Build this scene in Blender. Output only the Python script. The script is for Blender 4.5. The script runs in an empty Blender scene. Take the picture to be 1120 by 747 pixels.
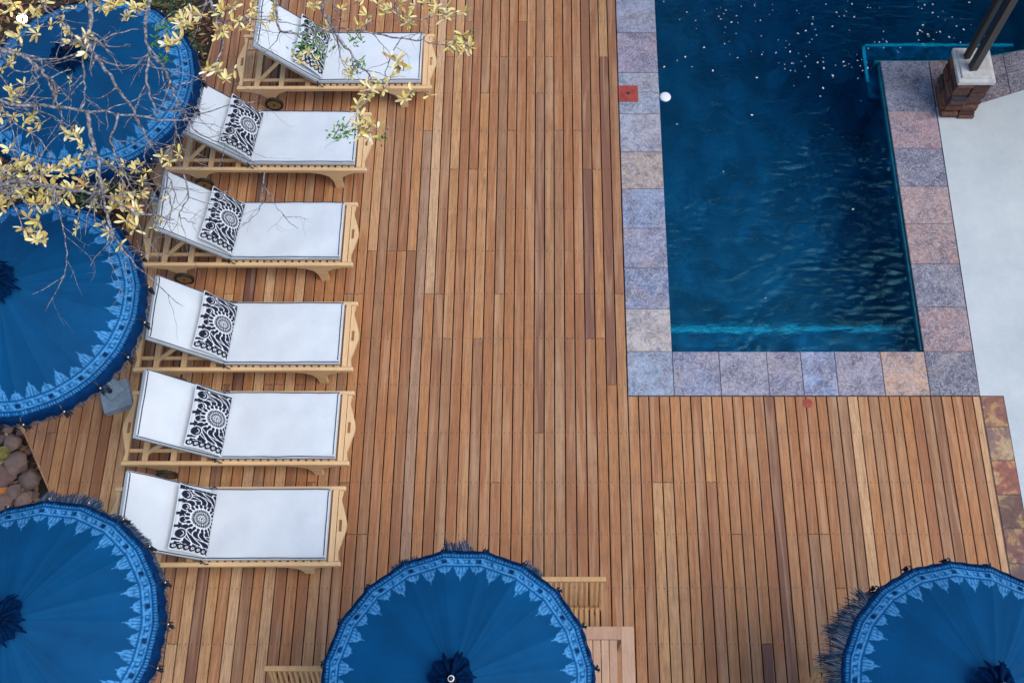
import bpy, bmesh, math, random
from mathutils import Vector, Matrix, Euler, noise
random.seed(7)
PI = math.pi
R = math.radians
sc = bpy.context.scene
COL = sc.collection

# ------------------------------------------------------------------ camera model
F, TILT, H, PX, PY = 1180.0, R(23.4), 9.4, 600.0, 373.5
def at(x, y, z=0.0):
    """point of the photograph (1120 x 747) -> world point at height z"""
    u, v = x - PX, y - PY
    t = (H - z) / (F * math.cos(TILT) + v * math.sin(TILT))
    return Vector((u * t, (F * math.sin(TILT) - v * math.cos(TILT)) * t, z))

# ------------------------------------------------------------------ helpers
def link(o, parent=None):
    COL.objects.link(o)
    if parent: o.parent = parent
    return o
def obj(name, bm, mats, parent=None, smooth=False, keep=False):
    me = bpy.data.meshes.new(name)
    if not keep: bmesh.ops.recalc_face_normals(bm, faces=bm.faces)
    bm.to_mesh(me); bm.free()
    for m in (mats if isinstance(mats, (list, tuple)) else [mats]): me.materials.append(m)
    if smooth:
        for p in me.polygons: p.use_smooth = True
    return link(bpy.data.objects.new(name, me), parent)
def tag(o, label=None, cat=None, group=None, kind=None):
    for k, v in (('label', label), ('category', cat), ('group', group), ('kind', kind)):
        if v: o[k] = v
    return o
def empty(name, loc, rz=0, label=None, cat=None, group=None):
    o = bpy.data.objects.new(name, None); COL.objects.link(o)
    o.location = loc; o.rotation_euler = (0, 0, rz); o.empty_display_size = .2
    return tag(o, label, cat, group)
def copy_tree(o, parent=None):
    c = o.copy(); COL.objects.link(c)
    if parent: c.parent = parent
    for ch in list(o.children): copy_tree(ch, c)
    return c
def box(bm, c, s, rot=None, bev=0.0, mi=0):
    d = bmesh.ops.create_cube(bm, size=1.0)
    vs = d['verts']
    M = Matrix.Translation(Vector(c)) @ (rot.to_4x4() if rot else Matrix.Identity(4)) @ Matrix.Diagonal((s[0], s[1], s[2], 1))
    bmesh.ops.transform(bm, matrix=M, verts=vs)
    fs = set(f for v in vs for f in v.link_faces)
    for f in fs: f.material_index = mi
    if bev > 0:
        es = list(set(e for v in vs for e in v.link_edges))
        bmesh.ops.bevel(bm, geom=es, offset=bev, segments=2, affect='EDGES', profile=.6)
def BM(): return bmesh.new()
def tube(bm, pts, rad, n=8, mi=0, caps=True, flat=1.0):
    pts = [Vector(p) for p in pts]
    if not isinstance(rad, (list, tuple)): rad = [rad] * len(pts)
    rings = []; up = Vector((0, 0, 1))
    for i, p in enumerate(pts):
        d = (pts[min(i+1, len(pts)-1)] - pts[max(i-1, 0)])
        if d.length < 1e-7: d = Vector((0, 0, 1))
        d.normalize()
        a = d.cross(up)
        if a.length < .05: a = d.cross(Vector((1, 0, 0)))
        a.normalize(); b = d.cross(a)
        rings.append([bm.verts.new(p + a * rad[i] * math.cos(2*PI*k/n) + b * rad[i] * flat * math.sin(2*PI*k/n)) for k in range(n)])
    for r0, r1 in zip(rings, rings[1:]):
        for k in range(n):
            f = bm.faces.new((r0[k], r0[(k+1) % n], r1[(k+1) % n], r1[k])); f.material_index = mi
    if caps and n > 2:
        for r in (rings[0], rings[-1]):
            f = bm.faces.new(r); f.material_index = mi
def bar(bm, p, q, w, h, bev=0.0, mi=0, up=Vector((0, 0, 1))):
    p, q = Vector(p), Vector(q); d = q - p; L = d.length; d.normalize()
    y = up.cross(d)
    if y.length < .01: y = Vector((0, 1, 0)).cross(d)
    y.normalize(); z = d.cross(y)
    rot = Matrix((d, y, z)).transposed()
    box(bm, (p+q)/2, (L, w, h), rot, bev, mi)
def prism(bm, poly, axis, a, b, mi=0):
    """extrude a 2D outline between a and b along axis"""
    def P(u, v, t):
        return {'y': (u, t, v), 'z': (u, v, t), 'x': (t, u, v)}[axis]
    A = [bm.verts.new(P(u, v, a)) for u, v in poly]; B = [bm.verts.new(P(u, v, b)) for u, v in poly]
    fs = [bm.faces.new(A), bm.faces.new(B[::-1])]
    n = len(poly)
    for i in range(n): fs.append(bm.faces.new((A[i], B[i], B[(i+1) % n], A[(i+1) % n])))
    for f in fs: f.material_index = mi
def lathe(bm, prof, c=(0, 0, 0), n=20, mi=0):
    rings = []
    for r, z in prof:
        rings.append([bm.verts.new((c[0]+r*math.cos(2*PI*k/n), c[1]+r*math.sin(2*PI*k/n), c[2]+z)) for k in range(n)])
    for r0, r1 in zip(rings, rings[1:]):
        for k in range(n):
            bm.faces.new((r0[k], r0[(k+1) % n], r1[(k+1) % n], r1[k])).material_index = mi
    bm.faces.new(rings[0]); bm.faces.new(rings[-1])
def smoothstep(a, b, x):
    t = min(1, max(0, (x-a)/(b-a))); return t*t*(3-2*t)
def interp(tab, x):
    if x <= tab[0][0]: return tab[0][1]
    for (x0, y0), (x1, y1) in zip(tab, tab[1:]):
        if x <= x1: return y0 + (y1-y0)*(x-x0)/(x1-x0)
    return tab[-1][1]
def s2l(*c):
    return tuple(((v/255)/12.92 if v/255 <= .04045 else ((v/255+.055)/1.055)**2.4) for v in c)

# ------------------------------------------------------------------ materials
class NM:
    def __init__(s, name):
        s.m = bpy.data.materials.new(name); s.m.use_nodes = True
        s.nt = s.m.node_tree; s.nt.nodes.clear()
        s.out = s.n('ShaderNodeOutputMaterial'); s.b = s.n('ShaderNodeBsdfPrincipled')
        s.l(s.b.outputs[0], s.out.inputs['Surface'])
    def n(s, t, **k):
        x = s.nt.nodes.new(t)
        for a, v in k.items(): setattr(x, a, v)
        return x
    def l(s, a, b): s.nt.links.new(a, b)
    def coord(s, scale=(1, 1, 1), which='Object', loc=None):
        tc = s.n('ShaderNodeTexCoord'); mp = s.n('ShaderNodeMapping'); mp.inputs['Scale'].default_value = scale
        s.l(tc.outputs[which], mp.inputs['Vector'])
        if loc is not None: s.l(loc, mp.inputs['Location'])
        return mp.outputs[0]
    def noise(s, vec, scale, detail=4, rough=.55, dist=0):
        x = s.n('ShaderNodeTexNoise'); x.inputs['Scale'].default_value = scale; x.inputs['Detail'].default_value = detail
        x.inputs['Roughness'].default_value = rough; x.inputs['Distortion'].default_value = dist
        if vec: s.l(vec, x.inputs['Vector'])
        return x.outputs['Fac']
    def ramp(s, fac, stops, interp='LINEAR'):
        x = s.n('ShaderNodeValToRGB'); cr = x.color_ramp; cr.interpolation = interp
        while len(cr.elements) < len(stops): cr.elements.new(.5)
        for e, (p, c) in zip(cr.elements, stops): e.position = p; e.color = (*c, 1) if len(c) == 3 else c
        s.l(fac, x.inputs['Fac']); return x.outputs['Color']
    def mix(s, fac, a, b, mode='MIX'):
        x = s.n('ShaderNodeMix', data_type='RGBA', blend_type=mode)
        for sock, v in ((x.inputs[0], fac), (x.inputs[6], a), (x.inputs[7], b)):
            if isinstance(v, (int, float)): sock.default_value = v
            elif isinstance(v, tuple): sock.default_value = (*v, 1)
            else: s.l(v, sock)
        return x.outputs[2]
    def maprange(s, v, a, b, c, d):
        x = s.n('ShaderNodeMapRange'); s.l(v, x.inputs[0])
        for i, t in enumerate((a, b, c, d)): x.inputs[i+1].default_value = t
        return x.outputs[0]
    def bump(s, h, strength=.3, dist=.01):
        x = s.n('ShaderNodeBump'); x.inputs['Strength'].default_value = strength; x.inputs['Distance'].default_value = dist
        s.l(h, x.inputs['Height']); s.l(x.outputs[0], s.b.inputs['Normal'])
    def col(s, c):
        if isinstance(c, tuple): s.b.inputs['Base Color'].default_value = (*c, 1)
        else: s.l(c, s.b.inputs['Base Color'])
    def set(s, **k):
        for a, v in k.items():
            i = s.b.inputs[a.replace('_', ' ')]
            if isinstance(v, (int, float, tuple)): i.default_value = v
            else: s.l(v, i)
        return s.m

def simple(name, c, rough=.6, var=.25, scale=12, bump=.15, metal=0, spec=.5, sheen=0):
    k = NM(name); v = k.coord()
    n = k.noise(v, scale, 5)
    k.col(k.mix(k.maprange(n, .3, .7, 0, 1), tuple(x*(1-var) for x in c), tuple(min(1, x*(1+var*.6)) for x in c)))
    k.bump(k.noise(v, scale*6, 3), bump, .004)
    return k.set(Roughness=rough, Metallic=metal, Specular_IOR_Level=spec, Sheen_Weight=sheen)

def wood(name, stops, axis='y', rough=.6, island=True, dk=.55, TINT=(1, 1, 1)):
    k = NM(name)
    g = k.n('ShaderNodeNewGeometry')
    off = k.n('ShaderNodeCombineXYZ')
    rnd = g.outputs['Random Per Island'] if island else k.n('ShaderNodeObjectInfo').outputs['Random']
    mul = k.n('ShaderNodeMath', operation='MULTIPLY'); k.l(rnd, mul.inputs[0]); mul.inputs[1].default_value = 71.3
    for i in range(3): k.l(mul.outputs[0], off.inputs[i])
    sc_ = {'y': (1, .045, 1), 'x': (.045, 1, 1), 'z': (1, 1, .045)}[axis]
    v = k.coord(sc_, loc=off.outputs[0])
    v2 = k.coord((1, 1, 1), loc=off.outputs[0])
    base = k.mix(1.0, k.ramp(rnd, stops), TINT, 'MULTIPLY')
    grain = k.noise(v, 105, 8, .78, .5)
    broad = k.noise(v, 16, 3, .5, 1.0)
    blot = k.noise(v2, 5, 4, .6)
    c = k.mix(k.maprange(grain, .43, .62, 0, dk), base, (.17, .085, .042), 'MIX')
    c = k.mix(k.maprange(broad, .48, .72, 0, .5), c, (.60, .38, .22))
    c = k.mix(k.maprange(blot, .50, .75, 0, dk*.5), c, (.19, .10, .062))
    fine = k.noise(v2, 160, 2, .6)
    c = k.mix(k.maprange(fine, .3, .7, 0, .14), c, (.08, .05, .04))
    k.col(c)
    k.bump(grain, .25, .003)
    return k.set(Roughness=k.maprange(grain, .3, .7, rough-.1, rough+.15), Specular_IOR_Level=.35)

def vcol(name, rough=.8, weave=0, var=.1, vs=30, bump=.2, bscale=250, spec=.3, sheen=0, big=0):
    k = NM(name); a = k.n('ShaderNodeVertexColor'); a.layer_name = 'Col'
    v = k.coord()
    n = k.noise(v, vs, 5, .65)
    c = k.mix(k.maprange(n, .3, .7, -0.0, var), a.outputs['Color'], (0, 0, 0))
    k.col(c)
    k.bump(k.noise(v, bscale, 3), bump, .003)
    return k.set(Roughness=rough, Specular_IOR_Level=spec, Sheen_Weight=sheen)

M = {}
M['deck'] = wood('deck_wood', [(0, s2l(100, 70, 66)), (.04, s2l(124, 84, 72)), (.08, s2l(156, 106, 74)), (.20, s2l(184, 126, 80)), (.32, s2l(158, 106, 72)), (.46, s2l(196, 138, 86)),
                               (.58, s2l(172, 114, 76)), (.70, s2l(206, 150, 96)), (.82, s2l(162, 120, 88)), (.90, s2l(212, 164, 112)), (.96, s2l(224, 186, 144)), (1, s2l(152, 118, 102))], dk=.70, TINT=(.97, .91, .87))
M['teak'] = wood('teak', [(0, s2l(228, 188, 136)), (.5, s2l(240, 206, 156)), (1, s2l(232, 194, 142))], 'x', .5, dk=.22)
M['teak_y'] = wood('teak_cross', [(0, s2l(222, 180, 130)), (1, s2l(238, 202, 152))], 'y', .5, dk=.22)
M['oldteak'] = wood('weathered_teak', [(0, s2l(186, 146, 120)), (1, s2l(206, 168, 140))], 'y', .6, dk=.3)
M['chairwood'] = wood('chair_wood', [(0, s2l(190, 148, 96)), (1, s2l(210, 168, 116))], 'y', .55, dk=.3)
M['soil'] = (lambda k: (k.col(k.ramp(k.noise(k.coord(), 9, 8, .7), [(.3, (.012, .009, .007)), (.55, (.035, .024, .018)), (.75, (.08, .05, .035))])), k.bump(k.noise(k.coord(), 30, 8, .7), .8, .03), k.set(Roughness=.95))[-1])(NM('soil'))
M['white'] = (lambda k: (k.col(k.mix(k.maprange(k.noise(k.coord(), 5, 3), .35, .7, 0, 1), (.66, .70, .73), (.61, .66, .70))), k.bump(k.noise(k.coord(), 7, 4), .35, .02), k.set(Roughness=.85, Specular_IOR_Level=.2, Sheen_Weight=.1))[-1])(NM('white_canvas'))
M['navy'] = simple('navy_piping', (.02, .045, .09), .7)
M['black'] = simple('black_metal', (.012, .013, .018), .45)
M['blacktie'] = simple('black_cord', (.01, .012, .02), .8)
M['wheelwood'] = simple('wheel_wood', (.30, .19, .07), .6)
M['wheelrim'] = simple('wheel_rubber', (.02, .014, .012), .6)
M['canopy'] = vcol('canopy_cloth', .7, var=.28, vs=2.5, bump=.3, bscale=300, spec=.1)
M['valance'] = simple('valance_cloth', s2l(0, 46, 92), .9, .3, spec=.08)
M['pillow'] = vcol('printed_cotton', .85, var=.06)
M['tuft'] = simple('dark_blue_tuft', s2l(0, 30, 66), .95, .5, 25, spec=.05)
M['fringe'] = (lambda k: (k.col(k.ramp(k.n('ShaderNodeNewGeometry').outputs['Random Per Island'], [(0, s2l(6, 34, 52)), (.4, s2l(20, 62, 90)), (.7, s2l(66, 80, 104)), (1, s2l(128, 122, 136))])), k.set(Roughness=.8))[-1])(NM('fringe_thread'))
M['tassel'] = simple('black_tassel', s2l(10, 24, 40), .8)
M['bead'] = simple('white_bead', (.8, .82, .85), .25, .05)
M['poledark'] = simple('dark_pole_wood', (.05, .035, .03), .5)
M['concrete'] = (lambda k: (k.col(k.mix(k.maprange(k.noise(k.coord(), 1.6, 12, .78), .3, .75, 0, 1), s2l(200, 206, 206), s2l(172, 181, 185))), k.bump(k.noise(k.coord(), 90, 5, .7), .5, .006), k.set(Roughness=.8))[-1])(NM('pale_screed'))
M['basestone'] = simple('cast_stone', s2l(140, 160, 176), .85, .2, 20)
M['grout'] = simple('grout', s2l(120, 116, 118), .9)
def tilemat(name, vs=5.5, amt=.5):
    k = NM(name); a = k.n('ShaderNodeVertexColor'); a.layer_name = 'Col'
    g = k.n('ShaderNodeNewGeometry'); mu = k.n('ShaderNodeMath', operation='MULTIPLY'); mu.inputs[1].default_value = 37
    k.l(g.outputs['Random Per Island'], mu.inputs[0])
    cb = k.n('ShaderNodeCombineXYZ'); [k.l(mu.outputs[0], cb.inputs[i]) for i in range(3)]
    v = k.coord(loc=cb.outputs[0])
    n1 = k.noise(v, vs, 8, .75, .8); n2 = k.noise(v, 42, 6, .75, .5); n3 = k.noise(v, 3.5, 3, .6)
    c = k.mix(k.maprange(n1, .44, .60, 0, .72), a.outputs['Color'], s2l(80, 80, 98))
    c = k.mix(k.maprange(n3, .5, .68, 0, .3), c, s2l(170, 146, 136))
    rg = k.noise(v, 15, 5, .7, 1.2); ab = k.n('ShaderNodeMath', operation='ABSOLUTE'); sb = k.n('ShaderNodeMath', operation='SUBTRACT'); sb.inputs[1].default_value = .5
    k.l(rg, sb.inputs[0]); k.l(sb.outputs[0], ab.inputs[0])
    c = k.mix(k.maprange(ab.outputs[0], 0, .035, .55, 0), c, s2l(214, 212, 222))
    c = k.mix(k.maprange(n2, .52, .74, 0, .35), c, s2l(214, 212, 216))
    c = k.mix(k.maprange(n2, .28, .46, .35, 0), c, s2l(78, 78, 88))
    k.col(c); k.bump(n2, .6, .008)
    return k.set(Roughness=.65, Specular_IOR_Level=.4)
M['tile'] = tilemat('slate_tile')
def rusttile():
    k = NM('rust_slate'); g = k.n('ShaderNodeNewGeometry'); mu = k.n('ShaderNodeMath', operation='MULTIPLY'); mu.inputs[1].default_value = 91
    k.l(g.outputs['Random Per Island'], mu.inputs[0])
    cb = k.n('ShaderNodeCombineXYZ'); [k.l(mu.outputs[0], cb.inputs[i]) for i in range(3)]
    v = k.coord(loc=cb.outputs[0])
    a = k.n('ShaderNodeVertexColor'); a.layer_name = 'Col'
    c = k.ramp(k.noise(v, 5, 5, .6, .6), [(.36, s2l(90, 62, 58)), (.46, s2l(140, 80, 64)), (.52, s2l(156, 116, 100)), (.55, s2l(226, 176, 92)), (.66, s2l(238, 214, 156))])
    c = k.mix(.62, c, a.outputs['Color'])
    c = k.mix(k.maprange(k.noise(v, 26, 6, .7), .45, .7, 0, .6), c, s2l(60, 50, 48))
    k.col(c); k.bump(k.noise(v, 26, 6, .7), .4, .006); return k.set(Roughness=.6)
M['rust'] = rusttile()
def brickmat():
    k = NM('stacked_stone'); g = k.n('ShaderNodeNewGeometry')
    c = k.ramp(g.outputs['Random Per Island'], [(0, s2l(56, 38, 36)), (.3, s2l(108, 56, 42)), (.5, s2l(70, 54, 54)), (.75, s2l(130, 84, 60)), (1, s2l(52, 48, 54))])
    c = k.mix(k.maprange(k.noise(k.coord(), 22, 6, .7), .4, .7, 0, .7), c, s2l(40, 32, 32))
    k.col(c); k.bump(k.noise(k.coord(), 30, 6), .6, .01); return k.set(Roughness=.8)
M['brick'] = brickmat()
M['cap'] = simple('cap_stone', s2l(198, 196, 192), .7, .25, 14)
M['post'] = simple('post_steel', s2l(48, 42, 38), .45, .2, 6)
def mosaic():
    k = NM('pool_mosaic'); v = k.coord()
    vo = k.n('ShaderNodeTexVoronoi'); vo.inputs['Scale'].default_value = 16; k.l(v, vo.inputs['Vector'])
    c = k.mix(k.maprange(k.noise(v, 4.5, 6, .75, .8), .42, .62, 0, 1), (.002, .055, .13), (.003, .22, .42))
    sep = k.n('ShaderNodeSeparateColor'); k.l(vo.outputs['Color'], sep.inputs[0])
    c = k.mix(k.maprange(sep.outputs[0], 0, 1, 0, .35), c, (.002, .02, .05))
    k.col(c); return k.set(Roughness=.5)
M['mosaic'] = mosaic()
M['turq'] = simple('turquoise_mosaic', (.08, .80, .92), .4, .15, 10)
M['tealtile'] = simple('teal_waterline_mosaic', (.008, .17, .22), .35, .5, 14)
def water():
    k = NM('water'); nt = k.nt; nt.nodes.remove(k.b)
    g = k.n('ShaderNodeBsdfGlass'); g.inputs['IOR'].default_value = 1.33; g.inputs['Roughness'].default_value = .0
    g.inputs['Color'].default_value = (.25, .78, .93, 1)
    bp = k.n('ShaderNodeBump'); bp.inputs['Strength'].default_value = .6; bp.inputs['Distance'].default_value = .01
    k.l(k.noise(k.coord((1, 2.2, 1)), 20, 4, .6, .7), bp.inputs['Height']); k.l(bp.outputs[0], g.inputs['Normal'])
    k.l(g.outputs[0], k.out.inputs['Surface']); return k.m
M['water'] = water()
def rockmat():
    k = NM('river_rock'); oi = k.n('ShaderNodeObjectInfo')
    c = k.ramp(oi.outputs['Random'], [(0, s2l(140, 98, 82)), (.3, s2l(108, 92, 90)), (.5, s2l(156, 126, 106)), (.7, s2l(86, 74, 74)), (1, s2l(132, 106, 92))])
    n = k.noise(k.coord(), 14, 8, .7); 
    c = k.mix(k.maprange(n, .4, .7, 0, .6), c, s2l(92, 70, 66))
    k.col(c); k.bump(n, .5, .02); return k.set(Roughness=.8)
M['rock'] = rockmat()
M['lichen'] = simple('lichen_rock', s2l(136, 128, 66), .85, .5, 20)
M['orange'] = simple('orange_rock', s2l(196, 124, 56), .8, .4, 20)
def island_mat(name, stops, rough=.7, trans=0):
    k = NM(name); k.col(k.ramp(k.n('ShaderNodeNewGeometry').outputs['Random Per Island'], stops))
    return k.set(Roughness=rough, Specular_IOR_Level=.3)
M['gravel'] = island_mat('gravel', [(0, s2l(60, 50, 48)), (.5, s2l(120, 96, 86)), (.85, s2l(150, 128, 116)), (1, s2l(214, 206, 200))])
M['litter'] = island_mat('leaf_litter', [(0, s2l(52, 34, 26)), (.5, s2l(96, 66, 44)), (.85, s2l(140, 104, 70)), (1, s2l(190, 160, 110))])
M['leaf'] = island_mat('pale_yellow_leaf', [(0, s2l(168, 128, 70)), (.2, s2l(214, 190, 112)), (.45, s2l(236, 222, 158)), (.7, s2l(208, 196, 92)), (.86, s2l(246, 240, 208)), (1, s2l(206, 150, 98))], .6)
M['green'] = island_mat('green_leaf', [(0, s2l(46, 92, 42)), (.5, s2l(84, 136, 56)), (1, s2l(130, 160, 84))], .6)
M['plant'] = island_mat('dark_plant', [(0, s2l(22, 48, 26)), (.6, s2l(48, 84, 40)), (1, s2l(96, 120, 60))], .6)
def barkmat():
    k = NM('bark'); v = k.coord()
    c = k.ramp(k.noise(v, 38, 6, .7), [(.35, s2l(44, 40, 42)), (.47, s2l(104, 99, 102)), (.58, s2l(158, 154, 156)), (.72, s2l(206, 202, 198))])
    k.col(c); k.bump(k.noise(v, 60, 5), .6, .01); return k.set(Roughness=.85)
M['bark'] = barkmat()
M['red'] = simple('red_plastic', s2l(158, 62, 50), .6, .3)
M['petal'] = island_mat('petal', [(0, s2l(190, 215, 225)), (.5, s2l(235, 240, 245)), (1, s2l(250, 250, 235))])
M['cord'] = simple('grey_cord', (.25, .25, .27), .8)
M['ball'] = simple('white_float_plastic', (.85, .87, .88), .3, .04)
M['thatch'] = simple('thatch', (.10, .07, .045), .95, .5, 30)
def emis(name, c, s):
    k = NM(name); k.col((.8, .8, .8)); return k.set(Emission_Color=(*c, 1), Emission_Strength=s)
M['glint_body'] = emis('glint_glow', (1, .97, .92), 25)  # emission standing in for a sun glint, no real light source

# ------------------------------------------------------------------ world, sun, camera
w = bpy.data.worlds.new('World'); sc.world = w; w.use_nodes = True
nt = w.node_tree; bg = nt.nodes['Background']; sky = nt.nodes.new('ShaderNodeTexSky')
sky.sky_type = 'NISHITA'; sky.sun_disc = False
SUN_EL, SUN_AZ = 60.0, 112.0          # azimuth clockwise from +Y
sky.sun_elevation = R(SUN_EL); sky.sun_rotation = R(SUN_AZ); sky.dust_density = 1.2; sky.air_density = 1.0; sky.altitude = 200
nt.links.new(sky.outputs[0], bg.inputs[0]); bg.inputs[1].default_value = .135
sl = bpy.data.lights.new('sun', 'SUN'); sl.energy = 1.55; sl.angle = R(46); sl.color = (1, .95, .88)
so = bpy.data.objects.new('sun', sl); COL.objects.link(so)
d = Vector((math.sin(R(SUN_AZ))*math.cos(R(SUN_EL)), math.cos(R(SUN_AZ))*math.cos(R(SUN_EL)), math.sin(R(SUN_EL))))
so.rotation_euler = d.to_track_quat('Z', 'Y').to_euler(); so.location = (6, 6, 14)
cam = bpy.data.cameras.new('camera'); co = bpy.data.objects.new('camera', cam); COL.objects.link(co); sc.camera = co
cam.sensor_width = 36; cam.lens = 36*F/1120; cam.shift_x = (560-PX)/1120; cam.clip_end = 400
co.location = (0, 0, H); co.rotation_euler = (TILT, 0, 0)
sc.view_settings.view_transform = 'Standard'; sc.view_settings.look = 'None'; sc.view_settings.exposure = 0.57; sc.view_settings.gamma = 1
sc.cycles.use_denoising = True; sc.cycles.max_bounces = 8; sc.cycles.transmission_bounces = 6; sc.cycles.transparent_max_bounces = 6
sc.cycles.caustics_refractive = True; sc.cycles.caustics_reflective = False; sc.cycles.sample_clamp_indirect = 4

# ------------------------------------------------------------------ ground and pool
POOL = [(1.167, 3.963), (3.548, 3.963), (3.548, 7.334), (4.45, 7.334), (6.6, 7.80), (6.6, 11.5), (1.167, 11.5)]
bm = BM()
for x0, x1, y0, y1 in ((-60, 1.167, -60, 80), (6.6, 60, -60, 80), (1.167, 6.6, -60, 3.963), (1.167, 6.6, 11.5, 80)):
    bm.faces.new([bm.verts.new((x, y, -.16)) for x, y in ((x0, y0), (x1, y0), (x1, y1), (x0, y1))])
tag(obj('ground', bm, M['soil']), kind='structure')

bm = BM()
top = [bm.verts.new((x, y, -.012)) for x, y in POOL]; bot = [bm.verts.new((x, y, -1.45)) for x, y in POOL]
bm.faces.new(bot)
for i in range(len(POOL)):
    j = (i+1) % len(POOL)
    bm.faces.new((top[i], top[j], bot[j], bot[i]))
tag(obj('pool_basin', bm, M['mosaic']), kind='structure')
# waterline mosaic, ledge and its light nosing (all real strips on the basin walls)
bm = BM()
def strip(x0, y0, x1, y1, nx, ny, z0, z1, t=.012):
    a = (x0+nx*t, y0+ny*t); b = (x1+nx*t, y1+ny*t)
    poly = [(x0, y0), (x1, y1), b, a]
    prism(bm, poly, 'z', z0, z1)
strip(3.546, 3.99, 3.546, 7.30, -1, 0, -.105, -.03, .016)
strip(3.50, 7.336, 4.45, 7.336, 0, 1, -.30, -.03, .03)
strip(4.45, 7.336, 6.58, 7.80, 0, 1, -.30, -.03, .03)
tag(obj('pool_waterline_tiles', bm, M['tealtile']), kind='structure')
bm = BM(); box(bm, (2.357, 4.19, -1.02), (2.375, .450, .84))
tag(obj('pool_ledge', bm, M['mosaic']), kind='structure')
bm = BM()
box(bm, (2.33, 4.400, -.602), (2.28, .036, .02))
box(bm, (3.435, 7.42, -.178), (.03, .50, .02)); box(bm, (4.25, 7.655, -.178), (1.66, .030, .02))
tag(obj('pool_ledge_nosing', bm, M['turq']), kind='structure')
bm = BM(); box(bm, (4.2, 7.505, -.81), (1.56, .34, 1.24)); box(bm, (3.485, 7.15, -.81), (.12, .366, 1.24))
tag(obj('pool_corner_ledge', bm, M['mosaic']), kind='structure')
bm = BM()
NX, NY = 330, 460
xs = [1.167 + (6.6-1.167)*i/NX for i in range(NX+1)]; ys = [3.963 + (11.5-3.963)*j/NY for j in range(NY+1)]
def wz(x, y):
    n = noise.noise(Vector((x*2.2, y*3.4, 0)))*.005 + noise.noise(Vector((x*5.5+3, y*9+noise.noise(Vector((x*1.5, y*1.5, 4)))*3, 1)))*.0105
    n += noise.noise(Vector((x*9+2*noise.noise(Vector((x*2, y*2, 8))), y*24, 7)))*.0090*(.4+1.2*smoothstep(-.3, .4, noise.noise(Vector((x*1.1, y*.9, 12)))))
    calm = smoothstep(1.2, 2.2, x)
    return -.075 + n*(.65+.35*calm)
V = [[bm.verts.new((x, y, wz(x, y))) for y in ys] for x in xs]
def inside(x, y):
    if x < 3.56: return True
    if x < 4.47: return y > 7.30
    return y > 7.30 + (x-4.45)*.2163
for i in range(NX):
    for j in range(NY):
        if inside(xs[i], ys[j+1]): bm.faces.new((V[i][j], V[i+1][j], V[i+1][j+1], V[i][j+1]))
for v in [v for v in bm.verts if not v.link_faces]: bm.verts.remove(v)
tag(obj('pool_water', bm, M['water'], smooth=True, keep=True), kind='structure')

# ------------------------------------------------------------------ timber deck
bm = BM()
LO = [(-5.0, 3.40), (-4.78, 3.14), (-4.44, 2.58), (-4.1, 2.0), (-3.85, 1.3), (-3.75, -.6)]
HI = [(-5.0, 3.5), (-4.75, 4.2), (-4.25, 5.25), (-3.9, 6.3), (-3.66, 7.1), (-3.56, 8.1), (-3.5, 9.2)]
PITCH = .0970; GAP = .0098
x = .735 - PITCH*60
JO = .47
def board(x0, x1, y0a, y1a, y0b, y1b):
    dz = random.uniform(-.0012, .0012); b = .0035
    def ring(z, i):
        return [bm.verts.new(p) for p in ((x0+i, y0a+i, z), (x1-i, y0b+i, z), (x1-i, y1b-i, z), (x0+i, y1a-i, z))]
    a, m, t = ring(-.024, 0), ring(dz-b*.7, 0), ring(dz, b)
    for q, r in ((a, m), (m, t)):
        for k in range(4): bm.faces.new((q[k], q[(k+1) % 4], r[(k+1) % 4], r[k]))
    bm.faces.new(t)
while x < 4.0:
    x0, x1 = x + GAP/2, x + PITCH - GAP/2
    x += PITCH
    if x1 < -4.98: continue
    if x0 > 3.99: break
    x1 = min(x1, 4.0)
    lo0, lo1 = interp(LO, x0), interp(LO, x1)
    hi0, hi1 = (3.512, 3.512) if x0 > .72 else (interp(HI, x0), interp(HI, x1))
    cuts = []; y = -.6 + random.randint(0, 4)*JO
    while y < 9.4:
        y += JO*random.choice((4, 6, 8, 9, 10, 12, 14)); cuts.append(y)
    edges = [None] + cuts + [None]
    prev = None
    for c in cuts + [99]:
        y0a, y0b = (lo0, lo1) if prev is None or prev <= max(lo0, lo1) else (prev+.0015, prev+.0015)
        y1a, y1b = (hi0, hi1) if c >= min(hi0, hi1) else (c-.0015, c-.0015)
        prev = c
        if min(y1a-y0a, y1b-y0b) > .03: board(x0, x1, y0a, y1a, y0b, y1b)
        if c >= min(hi0, hi1): break
        if c < max(lo0, lo1): prev = None
tag(obj('deck', bm, M['deck']), kind='structure')
# joists and screw heads (part of the deck structure)
bm = BM()
for k in range(22):
    y = -.6 + k*JO
    box(bm, (-.2, y, -.08), (7.2 if y > 3.3 else 8.3, .05, .1)) if y < 3.4 else box(bm, (-1.4, y, -.08), (4.1, .05, .1))
tag(obj('deck_joists', bm, M['poledark']), kind='structure')
bm = BM()
xx = .735 - PITCH*56
while xx < 3.95:
    for k in range(20):
        y = -.6 + k*JO
        if y > interp(LO, xx)+.03 and (y < 3.5 if xx > .7 else y < interp(HI, xx)-.03):
            for s in (.025, .072):
                r = .0048; cx, cy = xx+s, y+random.uniform(-.006, .006)
                bm.faces.new([bm.verts.new((cx+r*math.cos(a*PI/3), cy+r*math.sin(a*PI/3), .0018)) for a in range(6)])
    xx += PITCH
tag(obj('deck_screws', bm, M['poledark']), kind='structure')
# edge fascia of the deck along the garden bed
bm = BM()
for T in (LO, HI):
    for (a, b), (c, e) in zip(T, T[1:]): bar(bm, (a-.012, b, -.075), (c-.012, e, -.075), .02, .13)
tag(obj('deck_fascia', bm, M['deck']), kind='structure')

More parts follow.
